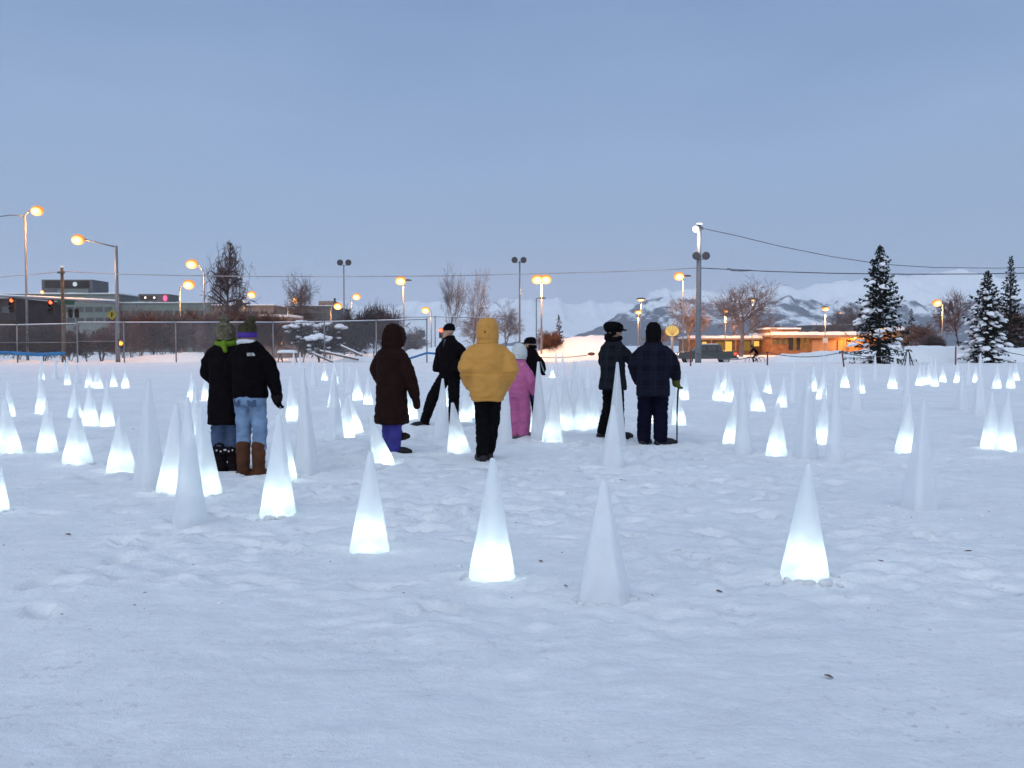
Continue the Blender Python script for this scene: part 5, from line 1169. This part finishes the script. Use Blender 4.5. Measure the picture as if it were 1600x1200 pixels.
# --- brown parka
P = person('person in long dark brown hooded parka and blue trousers, seen from behind', 612, 707, 1.0, -40)
legs = [[(-.08, 0, .88), (-.07, .05, .52), (-.05, .12, .30)], [(.08, 0, .88), (.06, .02, .50), (.05, -.02, .10)]]
arms = [[(-.19, 0, 1.32), (-.26, -.02, 1.07), (-.19, .06, .85)], [(.19, 0, 1.32), (.27, .04, 1.02), (.285, .13, .77)]]
base_body(P, (0, .05, 1.48), legs, arms, 1.34); trousers(P, [[(-.08, 0, .88), (-.075, .03, .5), (-.075, .02, .13)], legs[1]], [(.10, .088, .088), (.10, .088, .088)], M['indigo'], .92)
coat(P, 'parka', [(0, 0, .395, .215, .185, 2.4), (0, 0, .42, .225, .195, 2.4), (0, 0, .65, .215, .18), (0, 0, .9, .205, .165), (0, 0, 1.15, .20, .155), (0, 0, 1.28, .205, .14), (0, .01, 1.36, .13, .11), (0, .02, 1.42, .08, .09)], arms, [(.095, .085, .065), (.095, .085, .065)], M['parka'], .009, lambda co: .004*(np.abs(np.sin(co[:, 2]*math.pi/.13))**.5-.6))
mb = MB(); mb.rings([(0, .0, 1.32, .12, .10), (0, .015, 1.40, .128, .135), (0, .03, 1.50, .125, .145), (0, .035, 1.58, .105, .13), (0, .03, 1.64, .06, .08), (0, .02, 1.66, .02, .03)], 22); cloth(mb, 'hood', M['parka'], P, .011, 3, .006, 12)
mb = MB(); mb.tube([(.108*math.cos(t), .105, 1.49+.118*math.sin(t)) for t in [2*math.pi*k/18 for k in range(19)]], .03, 8, False); cloth(mb, 'fur_trim', M['parkafur'], P, .008, 0, .016, 40)
mb = MB(); w_ = Vector(arms[1][2]); mb.limb([w_, w_+Vector((.0, .03, -.09)), w_+Vector((-.01, .05, -.15))], [.048, .05, .042]); mb.limb([w_+Vector((-.03, .04, -.05)), w_+Vector((-.045, .07, -.09))], [.022, .02]); cloth(mb, 'mitten', M['parka'], P, .008, 2, .003)
boot(P, 'shoe', (.05, -.02, .085), -35, .12, M['shoe'], .05, .28, .05); boot(P, 'shoe', (-.02, .15, .24), -30, .27, M['parkafur'], .045, .15, .045, pitch=15, sole=False); boot(P, 'shoe', (-.075, .0, .085), -30, .12, M['shoe'], .05, .26, .05)
# --- person in black beanie facing the camera
P = person('person all in black with beanie facing the camera, legs apart, hands in pockets', 703, 667, 1.0, 138)
legs = [[(-.09, 0, .88), (-.14, .04, .50), (-.12, .04, .10)], [(.09, 0, .88), (.25, .16, .50), (.37, .23, .10)]]
arms = [[(-.20, 0, 1.42), (-.31, -.06, 1.16), (-.20, .12, .98)], [(.20, 0, 1.42), (.31, -.06, 1.16), (.20, .12, .98)]]
HD = (0, .03, 1.60); base_body(P, HD, legs, arms, 1.44, -25); face(P, HD, -25); trousers(P, legs, [(.105, .088, .078), (.112, .095, .074)], M['blackcloth'], 1.0)
coat(P, 'jacket', [(0, 0, .80, .19, .15, 2.4), (0, 0, .83, .195, .155, 2.4), (0, 0, 1.05, .19, .15), (0, 0, 1.28, .215, .155), (0, 0, 1.40, .21, .135), (0, .01, 1.47, .12, .10), (0, .01, 1.53, .08, .085)], arms, [(.09, .08, .065), (.09, .08, .065)], M['blackcoat'])
mb = MB(); mb.rings([(0, .015, 1.615, .092, .108), (0, .01, 1.66, .092, .107), (0, .0, 1.71, .07, .085), (0, -.01, 1.735, .03, .04)], 20); cloth(mb, 'beanie', M['blackcloth'], P, .008, 2, .002)
mb = MB(); mb.tube([(-.01, .105, 1.47), (0, .12, 1.40), (.0, .14, 1.34)], [.03, .022, .01], 8); cloth(mb, 'shirt_front', fab('grey_green_shirt', (.05, .075, .07)), P, .009, 1, 0)
for i, l in enumerate(legs): boot(P, 'shoe', (l[2][0], l[2][1], .085), -20 if i else 10, .14, M['shoe'], .052, .30, .05)
# --- yellow puffer
P = person('person in mustard yellow hooded puffer coat and black trousers, walking away', 762, 719, 1.0, 4)
legs = [[(-.075, 0, .86), (-.065, .02, .48), (-.065, -.05, .10)], [(.075, 0, .86), (.07, .06, .48), (.02, .10, .12)]]
arms = [[(-.20, 0, 1.34), (-.245, -.05, 1.10), (-.19, .08, .90)], [(.20, 0, 1.34), (.262, -.05, 1.08), (.18, .08, .88)]]
base_body(P, (0, .03, 1.52), legs, arms, 1.36); trousers(P, legs, [(.095, .076, .068), (.095, .076, .068)], M['blackcloth'], .9, .16, .125)
coat(P, 'puffer_coat', [(.0, 0, .715, .185, .16, 2.5), (0, 0, .735, .20, .175, 2.5), (0, 0, .80, .215, .185), (0, 0, 1.0, .23, .19), (0, -.005, 1.2, .24, .185), (0, 0, 1.31, .225, .16), (0, .01, 1.385, .14, .12), (0, .02, 1.42, .10, .10)], arms, [(.105, .105, .08), (.105, .105, .08)], M['yellow'], .010,
     lambda co: -.010*np.exp(-((co[:, 2]-1.04)/.011)**2)-.005*np.exp(-((co[:, 2]-1.20)/.011)**2)-.004*np.exp(-((co[:, 2]-.88)/.011)**2)-.010*np.exp(-((co[:, 2]-.755)/.012)**2), .012, 6)
mb = MB(); mb.rings([(0, .0, 1.36, .118, .11), (0, .005, 1.43, .128, .128), (0, .02, 1.53, .130, .14), (0, .02, 1.62, .122, .13), (0, .02, 1.675, .085, .095), (0, .02, 1.695, .03, .035)], 24)
cloth(mb, 'hood', M['yellow'], P, .010, 3, .006, 10, lambda co: -.007*np.exp(-((co[:, 0]-.025)/.008)**2)-.006*np.exp(-((co[:, 2]-1.43)/.010)**2))
mb = MB(); mb.ball((-.035, -.118, 1.525), .010, .008, .010, 10, 6); mb.build('toggle', M['shoe'], P)
for i, l in enumerate(legs): boot(P, 'boot', (l[2][0], l[2][1], .085), 2 if i else 12, .13, M['shoe'], .054, .29, .052)
# --- child in pink
P = person('child in pink snowsuit and pale knit hat, beside the yellow puffer coat', 811, 683, 1.0, -48)
legs = [[(-.075, 0, .72), (-.07, .02, .40), (-.07, -.02, .10)], [(.075, 0, .72), (.07, .05, .40), (.06, .03, .10)]]
arms = [[(-.15, 0, 1.10), (-.19, .02, .88), (-.16, .12, .70)], [(.15, 0, 1.10), (.21, .05, .86), (.20, .14, .66)]]
HD = (0, .03, 1.26); base_body(P, HD, legs, arms, 1.12, -10, hsc=.95, pel=.74); trousers(P, legs, [(.10, .09, .085), (.10, .09, .085)], M['pink'], .78, .155, .13, 'snowsuit_trousers', .009)
coat(P, 'snowsuit_top', [(0, 0, .66, .155, .135), (0, 0, .78, .165, .14), (0, 0, .80, .155, .13), (0, 0, .95, .17, .14), (0, 0, 1.07, .165, .12), (0, .01, 1.13, .10, .09), (0, .01, 1.18, .07, .075)], arms, [(.078, .074, .06), (.078, .074, .06)], M['pink'], .008)
mb = MB(); mb.rings([(0, .01, 1.185, .090, .10), (0, .01, 1.25, .106, .117), (0, .01, 1.32, .103, .112), (0, .005, 1.38, .08, .09), (0, 0, 1.415, .03, .04)], 22); cloth(mb, 'knit_hat', M['hatwhite'], P, .008, 2, .006, 26)
for a_ in arms:
    w_ = Vector(a_[2]); mb = MB(); mb.limb([w_, w_+Vector((0, .03, -.07)), w_+Vector((0, .05, -.12))], [.046, .048, .038]); mb.limb([w_+Vector((-.03, .03, -.04)), w_+Vector((-.045, .06, -.08))], [.02, .018]); mt = cloth(mb, 'mitten', M['pink'], P, .008, 2, .002)
    mb = MB(); mb.limb([w_+Vector((0, -.006, .012)), w_+Vector((0, .004, -.012))], [.062, .062]); cloth(mb, 'mitten_cuff', M['indigo'], mt, .009, 1, 0)
for i, l in enumerate(legs): boot(P, 'snow_boot', (l[2][0], l[2][1], .085), -10, .16, M['greyshoe'], .06, .24, .052)
# --- person in black cap behind the child
P = person('person in black with peaked cap, standing behind the pink snowsuit', 829, 668, .92, 62)
legs = [[(-.08, 0, .86), (-.085, .02, .48), (-.08, 0, .10)], [(.08, 0, .86), (.085, .02, .48), (.08, .02, .10)]]
arms = [[(-.18, 0, 1.38), (-.25, .02, 1.12), (-.20, .14, .93)], [(.18, 0, 1.38), (.24, -.10, 1.18), (.26, -.12, 1.10)]]
HD = (0, .03, 1.54); base_body(P, HD, legs, arms, 1.40, 0); face(P, HD, 0); trousers(P, legs, [(.10, .085, .075), (.10, .085, .075)], M['blackcloth'], .96)
coat(P, 'jacket', [(0, 0, .78, .18, .15, 2.4), (0, 0, .81, .185, .15, 2.4), (0, 0, 1.05, .175, .14), (0, 0, 1.26, .20, .145), (0, 0, 1.37, .195, .125), (0, .01, 1.44, .11, .10), (0, .01, 1.49, .08, .085)], arms, [(.085, .075, .058), (.085, .075, .058)], M['blackcoat'])
mb = MB(); mb.rings([(0, .01, 1.56, .096, .112), (0, .01, 1.62, .096, .110), (0, .0, 1.665, .07, .085), (0, 0, 1.68, .03, .03)], 20); mb.rings([(0, .12, 1.565, .075, .075), (0, .125, 1.58, .07, .07)], 18); mb.limb([(-.09, -.02, 1.52), (0, -.10, 1.50), (.09, -.02, 1.52)], [.022, .03, .022]); cloth(mb, 'peaked_cap', M['blackcloth'], P, .008, 1, .002)
for i, l in enumerate(legs): boot(P, 'shoe', (l[2][0], l[2][1], .085), 0, .14, M['shoe'], .052, .29, .05)
mb = MB(); hand(mb, arms[1][2], (.2, .1, -1), (0, 1, .2), .16, .9, .013); cloth(mb, 'glove', M['blackcloth'], P, .007, 1, 0)
mb = MB(); hand(mb, arms[0][2], (.0, .3, -1), (1, .3, 0), .16, .6, .013); cloth(mb, 'glove', M['blackcloth'], P, .007, 1, 0)
# --- person in plaid jacket and cap, facing right
P8 = P = person('person in dark plaid jacket and peaked cap facing right, beside the person with cane', 957, 684, 1.0, -52)
legs = [[(-.085, 0, .86), (-.10, .0, .48), (-.13, -.10, .10)], [(.085, 0, .86), (.09, .04, .48), (.10, .06, .10)]]
arms = [[(-.19, 0, 1.38), (-.25, .05, 1.12), (-.18, .17, .94)], [(.19, 0, 1.38), (.27, .10, 1.15), (.27, .27, 1.20)]]
HD = (0, .04, 1.565); base_body(P, HD, legs, arms, 1.40, -18); face(P, HD, -18); trousers(P, legs, [(.095, .075, .062), (.095, .075, .062)], M['blackcloth'], .95)
coat(P, 'plaid_jacket', [(0, 0, .72, .205, .175, 2.4), (0, 0, .76, .21, .18, 2.4), (0, 0, .95, .195, .165), (0, 0, 1.2, .195, .155), (0, 0, 1.35, .195, .13), (0, .01, 1.43, .12, .10), (0, .01, 1.47, .09, .09)], arms, [(.088, .08, .065), (.088, .08, .065)], M['plaidgreen'])
mb = MB(); mb.tube([(.10*math.cos(t), .01+.10*math.sin(t), 1.465+.012*math.sin(2*t)) for t in [2*math.pi*k/16 for k in range(17)]], .036, 8, False); cloth(mb, 'scarf', M['blackcloth'], P, .010, 2, .006, 18)
def R2(p): return rotz(Vector(p), R(-18), (0, .04))
mb = MB(); mb.rings([(0, .02, 1.565, .112, .12), (0, .02, 1.61, .135, .145), (0, .01, 1.66, .135, .145), (0, 0, 1.70, .10, .11), (0, 0, 1.715, .04, .05)], 22)
n0 = len(mb.v); mb.rings([(0, .135, 1.585, .088, .085, 2.4), (0, .140, 1.600, .083, .08, 2.4)], 18); mb.limb([(-.088, .03, 1.545), (-.07, -.06, 1.515), (.0, -.10, 1.50), (.075, -.06, 1.515), (.085, .0, 1.54)], [.02, .03, .03, .03, .02]); mb.v = [tuple(R2(q)) for q in mb.v]; cloth(mb, 'peaked_cap', M['blackcloth'], P, .008, 2, .004, 14)
for i, l in enumerate(legs): boot(P, 'shoe', (l[2][0], l[2][1], .085), -5, .13, M['shoe'], .050, .28, .046)
mb = MB(); hand(mb, arms[0][2], (.05, .3, -1), (1, .3, 0), .16, .6, .013); cloth(mb, 'glove', M['blackcloth'], P, .007, 1, 0)
mb = MB(); hand(mb, arms[1][2], (.1, 1, .1), (-1, 0, .3), .15, .6, .013); cloth(mb, 'glove', M['blackcloth'], P, .007, 1, 0)
# --- person with cane
P = person('person in navy plaid coat and dark hat leaning on a cane', 1020, 692, 1.0, -16)
legs = [[(-.10, 0, .86), (-.115, .0, .48), (-.125, -.02, .10)], [(.10, 0, .86), (.10, .03, .48), (.11, -.02, .10)]]
arms = [[(-.20, 0, 1.36), (-.265, -.01, 1.10), (-.22, .10, .90)], [(.20, 0, 1.36), (.275, .02, 1.12), (.30, .12, .95)]]
base_body(P, (0, .02, 1.55), legs, arms, 1.38); trousers(P, legs, [(.115, .098, .09), (.115, .098, .09)], M['navy'], .92, .19, .14, wr=.01)
coat(P, 'plaid_coat', [(0, 0, .69, .225, .185, 2.5), (0, 0, .73, .23, .19, 2.5), (0, 0, .95, .225, .18), (0, 0, 1.18, .225, .17), (0, 0, 1.32, .215, .14), (0, .01, 1.40, .13, .11), (0, .01, 1.46, .095, .095)], arms, [(.10, .09, .07), (.10, .09, .07)], M['plaidblue'])
mb = MB(); mb.rings([(0, .0, 1.43, .10, .10), (0, .005, 1.50, .106, .115), (0, .015, 1.60, .108, .122), (0, .01, 1.67, .09, .105), (0, .0, 1.715, .045, .06)], 22); cloth(mb, 'hood_hat', M['blackcloth'], P, .009, 2, .003)
for i, l in enumerate(legs): boot(P, 'boot', (l[2][0], l[2][1], .085), -55 if i else -12, .20, M['shoe'], .075, .31, .056)
mb = MB(); hand(mb, arms[1][2], (.10, .18, -1), (-.4, 1, 0), .21, .8, .020); mb.limb([Vector(arms[1][2])+Vector((0, .015, -.09)), Vector(arms[1][2])+Vector((.0, -.01, .04))], [.052, .066]); cloth(mb, 'olive_glove', M['olive'], P, .007, 1, .002)
mb = MB(); hand(mb, arms[0][2], (.1, .3, -1), (1, .3, 0), .16, .6, .013); cloth(mb, 'glove', M['blackcloth'], P, .007, 1, 0)
Mw = Matrix.Rotation(P.rotation_euler.z, 3, 'Z'); cw = Vector(P.location)+Mw @ Vector((.315, .155, 0))
root = thing('walking_cane', 'thin dark walking cane held in the olive glove', 'cane', (cw.x, cw.y, cw.z))
mb = MB(); mb.tube([cw+Vector((0, 0, .0)), cw+Vector((.0, 0, .5)), cw+Vector((.01, 0, .76)), cw+Vector((.035, .0, .845)), cw+Vector((.01, .02, .875)), cw+Vector((-.05, .04, .86))], [.010, .011, .012, .013, .013, .013], 8); mb.build('shaft', M['shoe'], root, True)
mb = MB(); mb.tube([cw+Vector((0, 0, -.01)), cw+Vector((0, 0, .04))], .016, 8); mb.build('ferrule', M['tyre'], root)
# grey stick under the arm of the person in cap
p0, p1 = W(838, 548, G(829, 668).y+.3), W(850, 581, G(829, 668).y-.1)
mb = MB(); mb.tube([p0, p0.lerp(p1, .6), p1], [.014, .013, .010], 6); tag(mb.build('ski_pole', M['steel'], None, True), 'thin grey pole held by the person in black behind pink snowsuit', 'pole')

# ------------------------------------------------------------------ cyclist
d = 82.5; xb = PX(1180, d); zb = -.30
root = thing('bicycle', 'bicycle ridden to the left in front of the wooden building', 'bicycle', (xb, d, zb)); fr = xb-.52; rr = xb+.52; wz = zb+.34
for wx in (fr, rr):
    mb = MB(); mb.tube([(wx+.33*math.cos(t), d, wz+.33*math.sin(t)) for t in [2*math.pi*k/24 for k in range(25)]], .022, 6, False); wh = mb.build('wheel', M['tyre'], root, True)
    mb = MB()
    for k in range(8): mb.tube([(wx, d, wz), (wx+.32*math.cos(k*.785), d, wz+.32*math.sin(k*.785))], .004, 3)
    mb.build('spokes', M['rim'], wh)
bb = Vector((xb+.05, d, zb+.30)); st = Vector((xb+.20, d, zb+.90)); hdp = Vector((xb-.38, d, zb+.88))
mb = MB()
for a, b in ((bb, st), (st-Vector((0, 0, .1)), hdp), (bb, hdp-Vector((0, 0, .08))), (bb, Vector((rr, d, wz))), (st-Vector((0, 0, .12)), Vector((rr, d, wz))), (hdp, Vector((fr, d, wz)))): mb.tube([a, b], .018, 6)
mb.build('frame', M['darksteel'], root); mb = MB(); mb.tube([hdp, hdp+Vector((-.03, 0, .14))], .014, 6); mb.tube([hdp+Vector((-.06, -.28, .15)), hdp+Vector((-.03, 0, .14)), hdp+Vector((-.06, .28, .15))], .014, 6); mb.build('handlebar', M['darksteel'], root)
mb = MB(); mb.ball(st+Vector((0, 0, .04)), .14, .07, .035, 10, 6); mb.build('saddle', M['shoe'], root, True)
g = thing('person', 'cyclist in black with yellowish hood bent over the handlebar', 'person', (xb, d, zb)); hp = st+Vector((0, 0, .1)); sh = Vector((xb-.16, d, zb+1.38)); hd = Vector((xb-.27, d, zb+1.62))
mb = MB(); mb.limb([hp, hp.lerp(sh, .5)+Vector((.04, 0, .02)), sh], [.12, .12, .12]); mb.limb([sh, hd-Vector((-.03, 0, .08))], [.06, .055]); mb.ball(hd, .09, .085, .11)
for s in (-1, 1):
    kn = Vector((xb-.16, d+s*.11, zb+(.72 if s < 0 else .58))); ft = Vector((xb+.05+(.1 if s < 0 else -.1), d+s*.1, zb+(.42 if s < 0 else .16)))
    mb.limb([hp+Vector((0, s*.08, 0)), kn, ft], [.09, .07, .05]); mb.limb([ft, ft+Vector((-.16, 0, -.01))], [.045, .035]); el = Vector((xb-.30, d+s*.25, zb+1.12)); hn = hdp+Vector((-.05, s*.24, .17)); mb.limb([sh+Vector((0, s*.16, 0)), el, hn], [.065, .05, .04])
mb.v = [tuple(Vector(q)-Vector((xb, d, zb))) for q in mb.v]; cloth(mb, 'body', M['blackcoat'], g, .016, 3, .004)
mb = MB(); mb.ball(hd-Vector((xb, d, zb))+Vector((.02, 0, .02)), .105, .10, .12); mb.limb([hd-Vector((xb, d, zb))+Vector((.04, 0, -.03)), hd-Vector((xb, d, zb))+Vector((.09, 0, -.14))], [.09, .07]); cloth(mb, 'hood', M['olive'], g, .012, 2, 0)

# ------------------------------------------------------------------ litter and crumbs on the snow
M['leaf'] = mat('dead_leaf', (0.16, 0.105, 0.085), .85, .4, 30)
def leaf_mesh(s):
    rnd = random.Random(s); mb = MB(); vs = []; n = 9
    for z_ in (0, .003):
        for k in range(n):
            t = k/(n-1); wv = .35*math.sin(math.pi*t)**.8*(.8+.4*rnd.random()); vs += [(t-.5, wv, z_+.10*math.sin(t*4+s)+.12*wv), (t-.5, -wv, z_+.10*math.sin(t*4+s)-.05*wv)]
    fs = [(2*k, 2*k+1, 2*k+3, 2*k+2) for k in range(n-1)] + [(2*n+2*k+2, 2*n+2*k+3, 2*n+2*k+1, 2*n+2*k) for k in range(n-1)]
    mb.add(vs, fs); me = mb.mesh('leaf_mesh'); me.materials.append(M['leaf']); return me
LM = [leaf_mesh(s) for s in range(4)]
LV = [(1295, 1060, .075, 'brown dead leaf lying alone in the smooth snow at lower right'), (1124, 921, .07, 'dead leaf between the nearest unlit cone and right foreground cone'), (1376, 884, .07, 'dead leaf right of the right foreground lit cone'), (1512, 858, .10, 'dark twig piece in the snow at the right, largest of its cluster'), (1485, 846, .07, 'dark leaf just above the twig piece at right'),
      (972, 750, .12, 'dark leaf scrap below the cone in front of the person in cap'), (845, 878, .06, 'pale leaf between the foreground lit cone and nearest unlit cone'), (660, 941, .04, 'small dark crumb left of the foreground lit cone base'), (106, 833, .09, 'dark twig lying in the snow at the left'), (617, 794, .06, 'leaf scrap right of the cone in front of brown parka'), (208, 672, .10, 'dark scrap above the squat lit cone at left'), (1488, 697, .12, 'dark scrap left of the two lit cones at far right'), (140, 993, .03, 'tiny crumb in the empty snow at lower left'), (884, 921, .05, 'leaf scrap just left of the nearest unlit cone base')]
for i, (px_, py_, s, lab) in enumerate(LV):
    g = G(px_, py_); o = bpy.data.objects.new('dead_leaf', LM[i % 4]); C.objects.link(o); o.location = (g.x, g.y, gz(g.x, g.y)+.012); o.rotation_euler = (random.uniform(-.2, .2), random.uniform(-.2, .2), random.uniform(-.6, .6)); s *= .55; o.scale = (s, s, s*.6); tag(o, lab, 'leaf', 'dead leaves on the snow')
mb = MB(); rnd = random.Random(5)
for k in range(600):          # loose snow crumbs kicked up around the cones
    if k < 460:
        c = CO[rnd.randrange(len(CO))]; g = G(c[0], c[1]); a = rnd.uniform(0, 6.28); q = .14+abs(rnd.gauss(0, .22)); x, y = g.x+q*math.cos(a), g.y+q*math.sin(a)*1.2
    else: x, y = rnd.uniform(-6, 7), rnd.uniform(4.8, 16)
    r_ = rnd.uniform(.004, .014)*(1.4 if k % 9 == 0 else 1); mb.ball((x, y, gz(x, y)+r_*.5), r_*rnd.uniform(.8, 1.5), r_*rnd.uniform(.8, 1.5), r_*.7, 6, 4)
o = mb.build('snow_crumbs', M['cleansnow'], None, False); o['kind'] = 'stuff'; o['label'] = 'loose crumbs of snow scattered among the cones'
mb = MB(); 
for k in range(420):
    x, y = rnd.gauss(0, 5.5), 4.6+abs(rnd.gauss(0, 8)); r_ = rnd.uniform(.002, .006)
    if fbm(np.array([x*.6]), np.array([y*.6]), 2, 77)[0] < .46: continue
    mb.ball((x, y, gz(x, y)+r_*.6), r_*rnd.uniform(.8, 2.2), r_*rnd.uniform(.8, 1.6), r_*.6, 5, 4)
o = mb.build('grit', M['leaf'], None, False); o['kind'] = 'stuff'; o['label'] = 'dark grit and leaf crumbs trodden into the snow'
